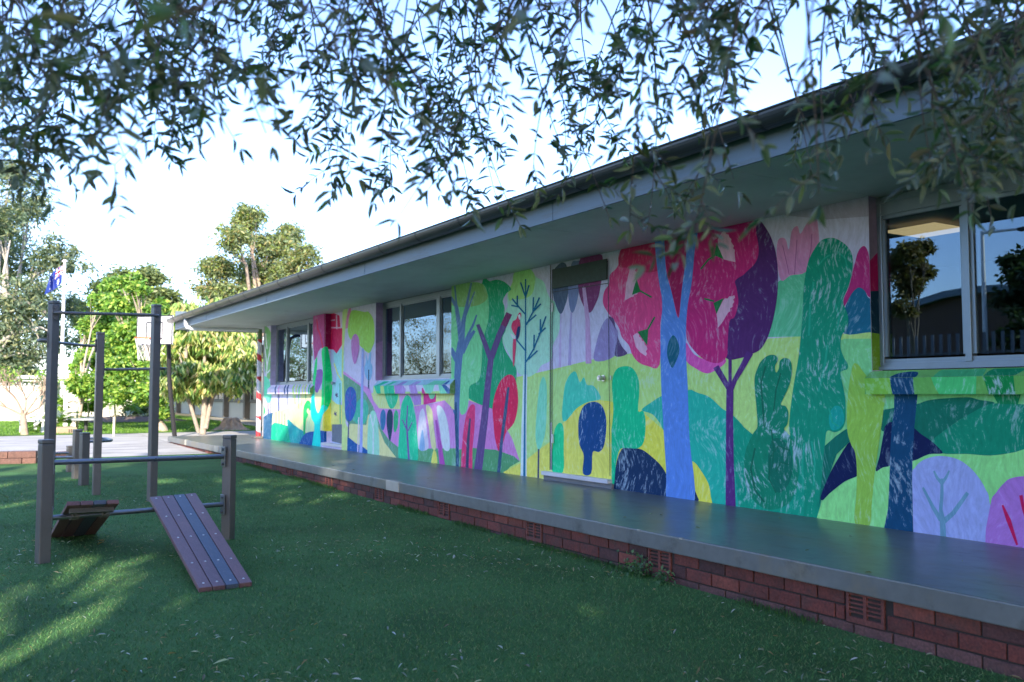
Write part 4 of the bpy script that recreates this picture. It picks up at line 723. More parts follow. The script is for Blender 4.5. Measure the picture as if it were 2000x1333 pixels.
# ================================================================ BASKETBALL HOOP, FLAG
R_, F_ = Vector((math.cos(AZ), -math.sin(AZ), 0)), Vector((math.sin(AZ), math.cos(AZ), 0))
hb = Vector((4.72, 23.55, gz(23.5)))
t = thing('basketball_hoop', hb, 'white basketball backboard with black square and orange ring on a leaning black pole', 'basketball hoop')
pc = ony(301.5, 645.5, 22.55); bw = .53; bh = .35; ang = math.radians(20); U_ = R_ * math.cos(ang) - F_ * math.sin(ang); Nb = -F_ * math.cos(ang) - R_ * math.sin(ang)
mb = MB(); top = Vector((pc.x, pc.y, pc.z)) - Nb * .35; mb.tube([hb, hb.lerp(top, .55), hb.lerp(top, .97) + Vector((.1, .1, 0)), top, pc - Nb * .06], [.055, .052, .05, .045, .04], 12); build('pole', mb, M_dark, t)
def bpl(mb, u0, u1, z0, z1, n0, n1, c): 
    M_ = Matrix(((U_.x, Nb.x, 0, pc.x), (U_.y, Nb.y, 0, pc.y), (0, 0, 1, pc.z), (0, 0, 0, 1))); mb.box((u0, n0, z0), (u1, n1, z1), c, M=M_)
mb = MB(); bpl(mb, -bw, bw, -bh, bh, -.03, 0, (.75, .74, .74)); BK = (.03, .03, .035)
for q in ((-bw, bw, bh - .03, bh), (-bw, bw, -bh, -bh + .03), (-bw, -bw + .03, -bh + .03, bh - .03), (bw - .03, bw, -bh + .03, bh - .03), (-.25, .25, .17, .205), (-.25, .25, -.22, -.185), (-.25, -.215, -.185, .17), (.215, .25, -.185, .17)): bpl(mb, *q, .0, .006, BK)
o = build('backboard', mb, M_paint, t)
rc = pc + Nb * .3 + Vector((0, 0, -.2)); ring = [rc + Vector((math.cos(a) * .225, math.sin(a) * .225, 0)) for a in np.linspace(0, 2 * math.pi, 25)]
mb = MB(); mb.tube(ring, .012, 8, (.7, .14, .03), cap=False); mb.tube([pc + Vector((0, 0, -.2)), pc + Nb * .09 + Vector((0, 0, -.2))], .02, 8, (.7, .14, .03)); rg = build('ring', mb, M_paint, t)
mb = MB()
for k in range(12):
    a0 = k * math.pi / 6
    for sgn in (1, -1):
        pts = [rc + Vector((math.cos(a0 + sgn * j * .26) * (.22 - .035 * j + (.004 * j * j)), math.sin(a0 + sgn * j * .26) * (.22 - .035 * j + .004 * j * j), -.13 * j - .02 * math.sin(k * 2.1 + j))) for j in range(5)]; mb.tube(pts, .004, 4, (.75, .73, .72))
build('net', mb, M_paint, t)
fp = ony(121, 700, 36); zt = ony(124, 512, 36).z
t = thing('flagpole', (fp.x, fp.y, gz(36)), 'tall white flagpole with a flat cap among the trees', 'flagpole')
ft = Vector((fp.x, fp.y, zt)); mb = MB(); mb.tube([(fp.x, fp.y, gz(36)), (fp.x, fp.y, zt)], [.075, .045], 12); build('pole', mb, M_white, t); mb = MB(); mb.tube([(fp.x, fp.y, zt), (fp.x, fp.y, zt + .04), (fp.x, fp.y, zt + .09)], [.09, .1, .03], 12); build('cap', mb, M_white, t)
def flagcol(u, v):   # u 0..1 along the fly, v 0..1 from the top
    BL, WH, RD = (.01, .03, .22), (.7, .7, .72), (.5, .02, .03)
    if u < .5 and v < .5:
        x, y = (u - .25) / .25, (v - .25) / .25
        if abs(x) < .1 or abs(y) < .2: return RD
        if abs(x) < .17 or abs(y) < .33: return WH
        d = min(abs(y - x), abs(y + x)) 
        return RD if d < .08 else WH if d < .24 else BL
    for cx, cy, r, n in ((.25, .75, .15, 7), (.75, .17, .065, 7), (.63, .44, .065, 7), (.87, .39, .065, 7), (.75, .83, .065, 7), (.81, .55, .035, 5)):
        dx, dy = (u - cx) * 2, v - cy; rr = math.hypot(dx, dy); th = math.atan2(dy, dx) + math.pi / 2
        if rr < r * 1.15 * (.62 + .38 * math.cos(n * th)): return WH
    return BL
mb = MB(); nu, nv = 72, 44; px = {}; c00, c01, c10, c11 = (122.6, 519), (120.8, 553), (97, 541), (87.5, 574.5)
for i in range(nu + 1):
    for j in range(nv + 1):
        u, v = i / nu, j / nv; a = [c00[k] * (1 - u) * (1 - v) + c01[k] * (1 - u) * v + c10[k] * u * (1 - v) + c11[k] * u * v for k in (0, 1)]
        a[1] -= math.sin(u * math.pi) * 4 * (1 - v); a[1] += math.sin(u * math.pi) * 3.5 * v
        p = ony(a[0], a[1], 35.94); p.y += .16 * math.sin(u * 11 + v * 3) * u; px[i, j] = p
for i in range(nu):
    for j in range(nv): mb.add([px[i, j], px[i + 1, j], px[i + 1, j + 1], px[i, j + 1]], [(0, 1, 2, 3)], flagcol((i + .5) / nu, (j + .5) / nv), smooth=True)
tag(build('flag', mb, M_paint), 'blue flag with a red and white crossed corner and white stars, hanging from the flagpole', 'flag')

# ================================================================ FOLIAGE
def leaf_arrays(cent, along, nrm, L_, Wd, cols, tmpl='diamond', fold=.25):
    """cent (n,3) leaf base, along/nrm unit vectors, L_, Wd arrays -> V, F, C"""
    n = len(cent); along = along / np.linalg.norm(along, axis=1, keepdims=True); side = np.cross(along, nrm); side /= np.linalg.norm(side, axis=1, keepdims=True) + 1e-9; up = np.cross(side, along)
    if tmpl == 'diamond': T = np.array([(0, 0, 0), (.45, .5, 0), (1, 0, -.06), (.45, -.5, 0)]); Fq = np.array([(0, 3, 2, 1)])
    else:
        T = np.array([(0, 0, 0), (.3, .42, .1), (.65, .4, .04), (1, 0, -.12), (.65, -.4, .04), (.3, -.42, .1), (.33, 0, -.02), (.66, 0, -.06)]); Fq = np.array([(0, 6, 1, 1), (6, 7, 2, 1), (7, 3, 2, 2), (0, 5, 6, 6), (5, 4, 7, 6), (4, 3, 7, 7)])
    V = cent[:, None, :] + T[None, :, 0, None] * (along * L_[:, None])[:, None, :] + T[None, :, 1, None] * (side * Wd[:, None])[:, None, :] + T[None, :, 2, None] * (up * L_[:, None] * (1 if tmpl == 'diamond' else 1))[:, None, :]
    if tmpl != 'diamond':  # triangles
        Ft = np.array([(0, 6, 1), (6, 2, 1), (6, 7, 2), (7, 3, 2), (0, 5, 6), (5, 4, 6), (4, 7, 6), (4, 3, 7)])
        F = Ft[None] + (np.arange(n) * 8)[:, None, None]; return V.reshape(-1, 3), F.reshape(-1, 3), np.repeat(cols, 8, axis=0)
    F = Fq[None] + (np.arange(n) * 4)[:, None, None]; return V.reshape(-1, 3), F.reshape(-1, 4), cols
def rdir(n): v = rng.normal(size=(n, 3)); return v / np.linalg.norm(v, axis=1, keepdims=True)
def crown(name, clusters, per, L_, Wd, pal, parent, droop=.3, sub=.22, subn=26, squash=.8, keep=None, mat_=None, tm='diamond', shell=.55):
    """clusters: (Vector, radius); leaves in sub-clumps spread over each cluster's volume"""
    Cs = []; tot = sum(r * r for _, r in clusters)
    for c, r in clusters:
        ns = max(4, int(subn * (r / max(q for _, q in clusters)) ** 1.6)); d = rdir(ns); rad = r * (shell + (1 - shell) * rng.random(ns)) ; sc3 = np.array([1, 1, squash])
        cc = np.array(c)[None] + d * rad[:, None] * sc3; nl = max(8, int(per / ns * (r * r / tot) * len(clusters) / len(clusters)))
        for q in cc:
            s_ = r * sub * rng.uniform(.6, 1.4); P_ = q[None] + rng.normal(size=(nl, 3)) * s_ * np.array([1, 1, .7]); Cs.append(P_)
    P_ = np.concatenate(Cs); n = len(P_)
    if keep is not None: P_ = P_[keep(P_)]; n = len(P_)
    al = rdir(n); al[:, 2] = al[:, 2] * .6 - droop; nr = rdir(n); pal = np.array(pal); ci = rng.integers(0, len(pal), n); cols = pal[ci] * rng.uniform(.75, 1.25, (n, 1))
    V, F, C_ = leaf_arrays(P_, al, nr, L_ * rng.uniform(.6, 1.3, n), Wd * rng.uniform(.7, 1.3, n), cols, tm)
    return big(name, V, F, C_, mat_ or M_leaf, parent)
def limbs(name, parent, base, clusters, r0, c, fork=.45, k=1.0, extra=()):
    """trunk with a limb running to each cluster"""
    mb = MB(); base = Vector(base); top = Vector((sum(p.x for p, _ in clusters), sum(p.y for p, _ in clusters), sum(p.z for p, _ in clusters))) / len(clusters)
    fk = base.lerp(top, fork); fk.z = base.z + (top.z - base.z) * fork
    mb.tube([base - Vector((0, 0, .1)), base.lerp(fk, .1), base.lerp(fk, .5) + Vector((random.uniform(-.1, .1) * r0 * 8, 0, 0)), fk], [r0 * 1.5, r0 * 1.1, r0 * .95, r0 * .8], 10, c)
    for p, r in clusters:
        q = Vector(p); m1 = fk.lerp(q, .35) + Vector((random.uniform(-1, 1), random.uniform(-1, 1), random.uniform(0, 1))) * r * .35; m2 = fk.lerp(q, .7) + Vector((random.uniform(-1, 1), random.uniform(-1, 1), random.uniform(-.5, .8))) * r * .3
        mb.tube([fk - Vector((0, 0, r0)), m1, m2, q], [r0 * .5, r0 * .36, r0 * .24, r0 * .1], 6, c)
        for _ in range(5): e = q + Vector(rdir(1)[0]) * r * .8; mb.tube([m2, m2.lerp(e, .5) + Vector(rdir(1)[0]) * r * .12, e], [r0 * .14, r0 * .09, r0 * .03], 4, c)
    for pts, r in extra: mb.tube(pts, [r * (1 - .75 * i / (len(pts) - 1)) for i in range(len(pts))], 7, c)
    return build(name, mb, M_bark, parent)
def pxc(lst, Y, jit=1.5):
    out = []
    for a, b, r in lst: p = ony(a, b, Y + random.uniform(-jit, jit)); out.append((p, r / ppm(p)))
    return out
def tree(label, cat, base, cl, r0, per, L_, Wd, pal, bark=(.2, .16, .12), group=None, name='tree', fork=.45, extra=(), **kw):
    t = thing(name, base, label, cat, group); limbs('trunk', t, base, cl, r0, bark, fork, extra=extra); crown('crown', cl, per, L_, Wd, pal, t, **kw); return t
GUM = [(.17, .22, .13), (.12, .17, .11), (.24, .25, .12), (.09, .13, .09)]
GUM2 = [(.22, .26, .11), (.16, .21, .11), (.3, .26, .1), (.11, .15, .09), (.22, .28, .07)]
g = ony(505, 790, 62); tree('tall rounded gum tree rising behind the low roof, olive and gold crown against white sky', 'tree', (g.x, 62, gz(62)), pxc([(490, 428, 32), (458, 465, 34), (425, 525, 34), (530, 478, 38), (566, 462, 30), (588, 505, 34), (500, 535, 48), (560, 545, 42), (450, 575, 40), (520, 590, 50), (600, 560, 22), (480, 410, 15), (400, 560, 24)], 62, 2.5), .38, 42000, .32, .11, GUM2, bark=(.33, .25, .19), fork=.5, droop=.5, sub=.26, subn=46, shell=.35)
lc = pxc([(25, 345, 45), (60, 405, 42), (10, 430, 50), (20, 520, 55), (92, 492, 42), (135, 515, 32), (70, 565, 50), (25, 620, 55), (90, 650, 45), (10, 700, 60), (130, 590, 34), (60, 715, 50), (-60, 450, 90), (-70, 620, 90), (-110, 320, 80)], 44, 3)
lb = ony(20, 800, 44); ex = [([ony(a, b, 41) for a, b in q], r) for q, r in (([(-60, 560), (0, 575), (45, 590), (92, 612)], .22), ([(-30, 690), (20, 655), (80, 640), (120, 660)], .1), ([(10, 575), (8, 530), (20, 470)], .1), ([(40, 590), (30, 630), (5, 660)], .07), ([(0, 700), (40, 690), (85, 700)], .07), ([(20, 600), (60, 625), (75, 660), (70, 700)], .05), ([(-20, 720), (30, 640), (50, 620)], .06))]
tree('large grey-green gum tree with pale bare limbs at the left edge behind the flag', 'tree', (lb.x - 1, 44, gz(44)), lc, .26, 32000, .26, .075, GUM, bark=(.38, .34, .29), fork=.4, extra=ex, droop=.55, sub=.3, subn=34, shell=.3)
g = ony(250, 800, 52); tree('dark olive tree behind the bright green trees', 'tree', (g.x, 52, gz(52)), pxc([(240, 548, 30), (290, 545, 28), (325, 575, 22), (205, 580, 34), (270, 595, 44), (330, 620, 32), (180, 640, 40), (220, 680, 50), (300, 690, 50), (150, 600, 18), (350, 600, 20)], 52, 2), .3, 36000, .28, .1, [(.15, .2, .08), (.23, .26, .09), (.1, .14, .06)], droop=.3, subn=34, sub=.28, shell=.35)
BG = [(.22, .38, .06), (.15, .29, .05), (.36, .46, .09), (.08, .18, .035)]
b1 = onz(144, 838, gz(27)); tree('bright green leafy tree with a slanting bare trunk by the picnic tables', 'tree', (b1.x, b1.y, gz(b1.y)), pxc([(195, 585, 24), (168, 640, 18), (215, 630, 32), (166, 695, 22), (195, 690, 34), (155, 750, 22), (195, 750, 32), (180, 790, 18), (124, 788, 12), (215, 560, 18), (228, 720, 30), (148, 722, 12)], b1.y + .6, .8), .1, 14000, .15, .08, BG, bark=(.45, .36, .28), fork=.35, droop=.45, sub=.22, subn=32, shell=.45)
b2 = onz(314, 843, gz(27)); tree('bright green leafy tree with a thick pale trunk right of the chin-up bars', 'tree', (b2.x, b2.y, gz(b2.y)), pxc([(245, 545, 24), (232, 600, 28), (285, 620, 30), (255, 660, 38), (300, 690, 34), (265, 715, 36), (250, 765, 28), (300, 765, 32), (318, 800, 18), (340, 745, 22), (310, 600, 20), (340, 650, 20), (270, 570, 22)], b2.y + .4, .8), .17, 15000, .15, .08, BG, bark=(.4, .32, .25), fork=.3, droop=.45, sub=.22, subn=32, shell=.45)
# drooping yellow-green tree by the walkway
YG = [(.5, .55, .16), (.36, .46, .12), (.62, .62, .32), (.2, .33, .08), (.1, .2, .05), (.5, .4, .18), (.08, .16, .04)]  # darkest greens put the shaded gaps of the crown into the leaf colour
d0 = onz(404, 850, gz(24)); dY = d0.y
dc = pxc([(472, 690, 30), (430, 640, 34), (390, 615, 30), (362, 598, 18), (350, 672, 30), (400, 700, 36), (446, 738, 30), (338, 735, 24), (380, 755, 30), (485, 655, 18), (440, 600, 22), (348, 632, 24), (322, 700, 16), (492, 715, 12), (415, 590, 16), (400, 735, 30), (455, 665, 28), (335, 755, 14)], dY, .9) + pxc([(395, 745, 22), (370, 722, 30), (425, 735, 30), (345, 760, 16), (468, 735, 24), (330, 745, 18), (415, 660, 30), (375, 655, 24)], dY - .5, .5)
t = thing('tree', (d0.x, d0.y, gz(dY)), 'drooping yellow-green tree with three slender pale stems beside the walkway end', 'tree')
mb = MB(); bk = (.3, .25, .2)
for q, r in (([(396, 849), (399, 800), (400, 770), (398, 740), (400, 690)], .085), ([(401, 838), (409, 798), (415, 777), (431, 754), (455, 720)], .07), ([(388, 845), (374, 798), (364, 772), (363, 740), (350, 690)], .055), ([(400, 770), (412, 772), (420, 768)], .03), ([(430, 755), (470, 700), (480, 670)], .03), ([(431, 668), (418, 672), (440, 655), (460, 648)], .03), ([(363, 700), (368, 640), (365, 600)], .04), ([(400, 700), (420, 640), (435, 605)], .04)): P0 = [ony(a, b, dY + random.uniform(-.1, .1)) for a, b in q]; mb.tube(P0, [r * (1 - .5 * i / (len(P0) - 1)) for i in range(len(P0))], 8, bk)
build('trunk', mb, M_bark, t)
crown('crown', dc, 24000, .24, .065, YG, t, droop=1.3, sub=.26, subn=34, shell=.3)
# small bare tree at the left edge
s0 = onz(48, 850, gz(27)); t = thing('bare_tree', (s0.x, s0.y, gz(s0.y)), 'small nearly leafless tree with spreading thin branches in front of the pale wall', 'tree'); mb = MB(); Y0 = s0.y; tips = []
def grow(p, d, L_, r, lev):
    q = p + d * L_; m_ = p.lerp(q, .5) + Vector(rdir(1)[0]) * L_ * .07; mb.tube([p, m_, q], [r, r * .85, r * .7], 5, (.36, .27, .2))
    if lev == 0: tips.append(q); return
    for _ in range(3 if lev > 1 else 2): e = (d + Vector(rdir(1)[0]) * .62 + Vector((0, 0, .18))).normalized(); grow(q, e, L_ * random.uniform(.62, .85), r * .62, lev - 1)
fk = ony(45, 812, Y0); mb.tube([s0, ony(47, 832, Y0), fk], [.1, .08, .07], 8, (.36, .27, .2))
for e in ((-.9, .1, .5), (-.35, -.3, .9), (.15, .3, 1), (.55, -.1, .8), (.9, .2, .5)): grow(fk, Vector(e).normalized(), .42, .035, 4)
build('trunk', mb, M_bark, t); T_ = np.array([tuple(p) for p in tips]); T_ = np.repeat(T_, 2, axis=0) + rng.normal(size=(len(T_) * 2, 3)) * .06; n = len(T_); V, F, C_ = leaf_arrays(T_, rdir(n), rdir(n), rng.uniform(.06, .13, n), rng.uniform(.03, .05, n), np.array(BG)[rng.integers(0, 4, n)]); big('crown', V, F, C_, M_leaf, t)
# low plants
def fronds(name, label, cat, px_, py_, Y, n, L_, wd, pal, up, seg=7, leaflet=True, stemz=0):
    b = ony(px_, py_, Y); b.z = gz(Y); t = thing(name, b, label, cat); Vs = []; mb = MB(); c0 = b + Vector((0, 0, stemz))
    if stemz: mb.tube([b, b.lerp(c0, .5) + Vector((.03, 0, 0)), c0], [.04, .03, .025], 7, (.55, .45, .3)); build('trunk', mb, M_bark, t)
    P_ = []; A_ = []; mb = MB()
    for i in range(n):
        a = random.uniform(0, 2 * math.pi); el = random.uniform(*up); d = Vector((math.cos(a) * math.cos(el), math.sin(a) * math.cos(el), math.sin(el))); pts = [c0 + d * L_ * s_ + Vector((0, 0, -.55 * L_ * s_ * s_)) for s_ in np.linspace(0, 1, seg)]; c = random.choice(pal)
        if leaflet:
            mb.tube(pts, .006, 4, c)
            for k in range(3, 34):
                s_ = k / 34; p = c0 + d * L_ * s_ + Vector((0, 0, -.55 * L_ * s_ * s_)); sd = d.cross(Vector((0, 0, 1))).normalized()
                for sg in (1, -1): P_.append(tuple(p)); A_.append(tuple(sd * sg + d * .6 - Vector((0, 0, .35))))
        else:
            sd = d.cross(Vector((0, 0, 1))).normalized(); vs = []
            for k, p in enumerate(pts): w2 = wd * (1 - (k / (seg - 1)) ** 1.5) + .001; vs += [p - sd * w2, p - Vector((0, 0, w2 * .5)), p + sd * w2]
            mb.add(vs, [f for k in range(seg - 1) for f in ((3 * k, 3 * k + 1, 3 * k + 4, 3 * k + 3), (3 * k + 1, 3 * k + 2, 3 * k + 5, 3 * k + 4))], c)
    if leaflet:
        P_ = np.array(P_); A_ = np.array(A_); n_ = len(P_); V, F, C_ = leaf_arrays(P_, A_, np.tile([[0, 0, 1.0]], (n_, 1)), np.full(n_, L_ * .28), np.full(n_, wd), np.array(pal)[rng.integers(0, len(pal), n_)]); big('fronds', V, F, C_, M_leaf, t)
    else: build('leaves', mb, M_paint, t)
YP = [(.42, .5, .08), (.25, .42, .05), (.16, .3, .05)]
fronds('palm', 'young palm with fine bright fronds on a thin pale stem, left of the agave', 'palm', 222, 845, 29, 20, .85, .028, [(.22, .4, .05), (.14, .28, .04)], (.2, 1.2), stemz=.75)
fronds('palm', 'low cycad with stiff yellow-green fronds behind the tall post', 'cycad', 112, 832, 28, 16, .9, .045, YP, (.1, 1.1), stemz=.25)
fronds('palm', 'yellow-green drooping palm beside the round table', 'palm', 170, 835, 31, 18, 1.0, .05, YP, (.4, 1.3), stemz=.8)
AG = [(.2, .28, .2), (.14, .22, .15), (.28, .34, .22)]
fronds('agave', 'spiky grey-green agave in the mulch bed', 'agave', 248, 820, 34, 34, .95, .05, AG, (.15, 1.4), leaflet=False)
fronds('agave', 'smaller grey-green agave at the right of the mulch bed', 'agave', 280, 822, 34, 26, .7, .05, AG, (.15, 1.4), leaflet=False)
for (a, b, r, lab) in ((292, 808, 22, 'grey-green rounded shrub right of the agaves'), (262, 800, 18, 'loose pale shrub behind the agaves'), (95, 800, 14, 'small dark shrub beside the white shelter post')):
    p = ony(a, 822, 35); c = ony(a, b, 35); t = thing('shrub', (p.x, p.y, gz(35)), lab, 'shrub'); rr = r / ppm(c); mb = MB()
    for k in range(6): e = c + Vector(rdir(1)[0]) * rr * .7; mb.tube([(p.x, p.y, gz(35)), Vector((p.x, p.y, gz(35))).lerp(e, .5), e], [.03, .02, .01], 5, (.3, .24, .18))
    build('stems', mb, M_bark, t); crown('foliage', [(c, rr)], 1500, .11, .05, [(.13, .18, .09), (.22, .27, .12), (.08, .13, .05)], t, droop=0, subn=22, sub=.25)
# mulch bed
mb = MB(); c = ony(255, 828, 34); n = 20; vs = [(c.x + math.cos(i * .314) * 2.0, 34.2 + math.sin(i * .314) * 1.2, gz(34) + .02) for i in range(n)] + [(c.x + math.cos(i * .314) * 1.2, 34.2 + math.sin(i * .314) * .7, gz(34) + .16) for i in range(n)] + [(c.x, 34.2, gz(34) + .22)]
mb.add(vs, [(i, (i + 1) % n, n + (i + 1) % n, n + i) for i in range(n)] + [(n + i, n + (i + 1) % n, 2 * n) for i in range(n)], (.14, .1, .075)); struct(build('garden_bed', mb, M_bark))
# ================================================================ YARD THINGS
M_cream = mat('cream rendered wall', (.66, .6, .5), rough=.8, var=.08, vs=1)
wl = ony(0, 758, 36); mb = MB(); mb.box((-9, 36, gz(36) - .1), (6.3, 36.2, wl.z)); t = build('garden_wall', mb, M_cream, bevel=.01); tag(t, 'long plain cream rendered wall at the back of the lawn', 'wall')
mb = MB(); mb.box((-9.02, 35.96, wl.z), (6.32, 36.24, wl.z + .07)); build('coping', mb, M_cream, t); 
# the coping sits on the wall: re-parent with its own offset
x0 = ony(40, 735, 31); x1 = ony(138, 735, 31); sh = thing('shelter', ((x0.x + x1.x) / 2, 32, gz(32)), 'white open shelter with a thin flat roof beside the flagpole', 'shelter')
mb = MB(); zr = ony(90, 741, 31).z; mb.bbox((x0.x, 30.6, zr), (x1.x, 33.4, zr + .1), .01); mb.box((x0.x + .05, 30.7, zr - .07), (x1.x - .05, 30.78, zr)); build('roof', mb, M_white, sh)
for a, y in ((72, 31), (128, 31), (82, 33), (112, 33)): p = ony(a, 800, y); mb = MB(); mb.bbox((p.x - .06, y - .06, gz(y)), (p.x + .06, y + .06, zr - .0), .008); build('post', mb, M_white, sh)
def table(lab, px_, py_, Y, Lx, Ly, h=.74, rnd=False, tc=(.6, .6, .56), gap=0):
    b = ony(px_, py_, Y); z0 = gz(Y); t = thing('round_table' if rnd else 'picnic_table', (b.x, Y, z0), lab, 'table'); mb = MB()
    if rnd: mb.tube([(b.x, Y, z0 + h - .05), (b.x, Y, z0 + h)], Lx / 2, 28, tc); build('tabletop', mb, M_paint, t); mb = MB(); mb.tube([(b.x, Y, z0), (b.x, Y, z0 + h - .05)], .05, 10, (.05, .05, .05)); build('leg', mb, M_paint, t)
    else:
        mb.bbox((b.x - Lx / 2, Y - Ly / 2, z0 + h - .05), (b.x + Lx / 2, Y + Ly / 2, z0 + h), .01, tc); build('tabletop', mb, M_paint, t)
    k = Lx * .4; 
    for sx in (-1, 1):
        for sy in ((-1, 1) if not rnd else (0,)): mb = MB(); mb.bbox((b.x + sx * k - .03, Y + sy * Ly * .35 - .03, z0), (b.x + sx * k + .03, Y + sy * Ly * .35 + .03, z0 + h - .05), .006, (.6, .6, .6)); build('leg', mb, M_paint, t)
table('white picnic table nearest the bare tree', 62, 830, 27.4, .62, .6, .36); table('small taller grey table right of the white picnic table', 80, 820, 29.2, .35, .5, .5, tc=(.45, .46, .47)); table('grey round table behind the short exercise posts', 168, 825, 27.3, .75, .75, .38, True, (.3, .31, .32))
# timber edged planter, stakes
p0, p1 = ony(107, 845, 26.6), ony(150, 845, 26.6); mb = MB(); mb.bbox((p0.x, 26.5, gz(27)), (p1.x, 27.3, gz(27) + .17), .03, (.34, .25, .16))
for k in range(7): mb.box((p0.x + .32 + k * .05, 26.492, gz(27) + .03), (p0.x + .345 + k * .05, 26.5, gz(27) + .12), (.05, .04, .03))
tag(build('timber_step', mb, M_paint), 'low timber step with slots at the edge of the lawn', 'step')
for a, b0, b1_, lab in ((150, 842, 796, 'pale tree stake behind the short posts'), (222, 850, 815, 'short pale stake by the young palm')): q0 = onz(a, b0, gz(28)); q1 = ony(a, b1_, q0.y); mb = MB(); mb.tube([(q0.x, q0.y, gz(q0.y)), (q0.x, q0.y, q1.z)], .028, 8, (.6, .56, .45)); tag(build('stake', mb, M_paint), lab, 'stake')
# tree stump beside the drooping tree
sb = ony(452, 842, 26.6); sb.z = gz(26.6); mb = MB(); nn = 26; rings = [(0, .5), (.05, .38), (.12, .28), (.24, .21), (.3, .19), (.33, .12)]
vs = [(sb.x + math.cos(2 * math.pi * i / nn) * r * (1.15 + .22 * math.sin(i * 1.9 + k * .2) + .1 * math.sin(i * 4.1)), sb.y + math.sin(2 * math.pi * i / nn) * r * (.8 + .15 * math.sin(i * 2.7)), sb.z + h + .05 * math.sin(i * 1.3) * (k > 2)) for k, (h, r) in enumerate(rings) for i in range(nn)]
mb.add(vs + [(sb.x, sb.y, sb.z + .32)], [(k * nn + i, k * nn + (i + 1) % nn, (k + 1) * nn + (i + 1) % nn, (k + 1) * nn + i) for k in range(len(rings) - 1) for i in range(nn)] + [(5 * nn + i, 5 * nn + (i + 1) % nn, 6 * nn) for i in range(nn)], (.4, .27, .17)); tag(build('tree_stump', mb, M_bark), 'broad weathered tree stump with flaring roots beside the far walkway', 'tree stump')
# brick edging
def edging(lab, a, b, courses):
    a, b = Vector(a), Vector(b); d = (b - a); L_ = d.length; d.normalize(); ang_ = math.atan2(d.y, d.x); mb = MB(); n = max(1, int(L_ / .42)); z0 = gz(a.y) - .03
    for k in range(courses):
        for i in range(-1, n + 1):
            u0, u1 = i * .42 + (.21 if k % 2 else 0), i * .42 + .412 + (.21 if k % 2 else 0); u0, u1 = max(0, u0), min(L_, u1)
            if u1 - u0 < .05: continue
            mb.bbox((u0, -.11, z0 + k * .112), (u1, .11, z0 + k * .112 + .108), .01, random.choice([(.16, .08, .06), (.19, .1, .07), (.14, .07, .055)]), M=Matrix.Translation((a.x, a.y, 0)) @ Matrix.Rotation(ang_, 4, 'Z'))
    tag(build('brick_edging', mb, M_brick), lab, 'retaining wall')
edging('low brown block retaining wall at the turf edge by the left side', (-3.5, 18.1, 0), (1.22, 17.1, 0), 2); edging('short single row of brown blocks behind the exercise posts', (1.5, 18.3, 0), (2.05, 18.9, 0), 1)
# wing building behind the drooping tree
wg = thing('classroom_wing', (9.4, 40, gz(40)), 'cream classroom wing with brick base and walkway behind the drooping tree', 'building')
M_wall2 = mat('cream green wall panels', (.5, .5, .42), rough=.7, var=.06, stretch=(1, 3, .3)); M_trim = mat('brown trim', (.16, .14, .11), rough=.6)
mb = MB(); mb.bbox((8.2, 27, -1.08), (20, 56, ZS), .01); build('walkway_slab', mb, mat('pale concrete', (.42, .38, .3), rough=.8, var=.2, vs=1.5), wg)
mb = MB(); mb.box((8.3, 27.1, -1.7), (20, 55.9, -1.08), (.16, .06, .045)); build('brick_base', mb, M_brick, wg)
mb = MB(); mb.box((9.4, 27.6, ZS), (20, 55.5, 1.47)); build('wall', mb, M_wall2, wg)
mb = MB(); mb.box((9.33, 27.6, -.33), (9.4, 55.5, -.27)); build('sill_band', mb, M_trim, wg)
mb = MB(); mb.box((6.9, 26.8, 1.475), (21, 56, 1.62)); build('roof', mb, M_fascia, wg)  # eave drawn out extra deep so the whole wall falls in shade
for k, y in enumerate((28.2, 31.2, 34.2, 37.2, 40.2, 43.2, 46.2)):
    w2 = part('window', wg); mb = MB(); mb.box((9.36, y, -.2), (9.39, y + 2.1, 1.3)); build('pane', mb, M_glass if False else mat('dark pane', (.03, .035, .03), rough=.08), w2)
    mb = MB()
    for a, b, c, d in ((y - .06, y, -.26, 1.36), (y + 2.1, y + 2.16, -.26, 1.36), (y, y + 2.1, -.26, -.2), (y, y + 2.1, 1.3, 1.36), (y + 1.02, y + 1.08, -.2, 1.3)): mb.box((9.34, a, c), (9.4, b, d))
    build('window_frame', mb, M_trim, w2)
    mb = MB(); mb.box((9.2, y - .55, ZS + .04), (9.4, y - .33, 1.47), ); build('pillar', mb, M_trim, wg)
mb = MB(); mb.tube([(9.28, 30.9, ZS), (9.28, 30.9, 1.47)], .05, 10); build('downpipe', mb, mat('mustard pipe', (.3, .26, .12), rough=.5), wg)

# ================================================================ SHADE: trees and hall behind and beside the camera
DK = [(.05, .09, .03), (.035, .07, .025), (.075, .11, .035)]
gaps = []  # openings cut through the crowns along sun rays, to drop sun patches on turf
for a, b, r in ((175, 1165, .6), (50, 1200, .5), (100, 1265, .6), (200, 1105, .45), (30, 1130, .3), (150, 1310, .4), (270, 1020, .2), (20, 960, .2), (380, 900, .4), (600, 985, .15), (300, 895, .4), (120, 925, .4), (20, 1000, .35), (250, 1090, .13)):
    gaps.append((np.array(tuple(onz(a, b, -1.3))), r + .08))
Sv = np.array(tuple(SUN)); Su = np.cross(np.cross(Sv, [0, 0, 1.0]), Sv); Su /= np.linalg.norm(Su)
def keepfn(P_):
    k = np.ones(len(P_), bool)
    for g_, r in gaps: d = P_ - g_; tt = d @ Sv; q_ = d - tt[:, None] * Sv; u_ = q_ @ Su; h_ = np.linalg.norm(q_ - u_[:, None] * Su, axis=1); dist = np.sqrt(h_ ** 2 + (np.maximum(np.abs(u_) - .28, 0) / .42) ** 2); k &= ~((dist < r * .8 + .08) & (tt > 0))
    return k
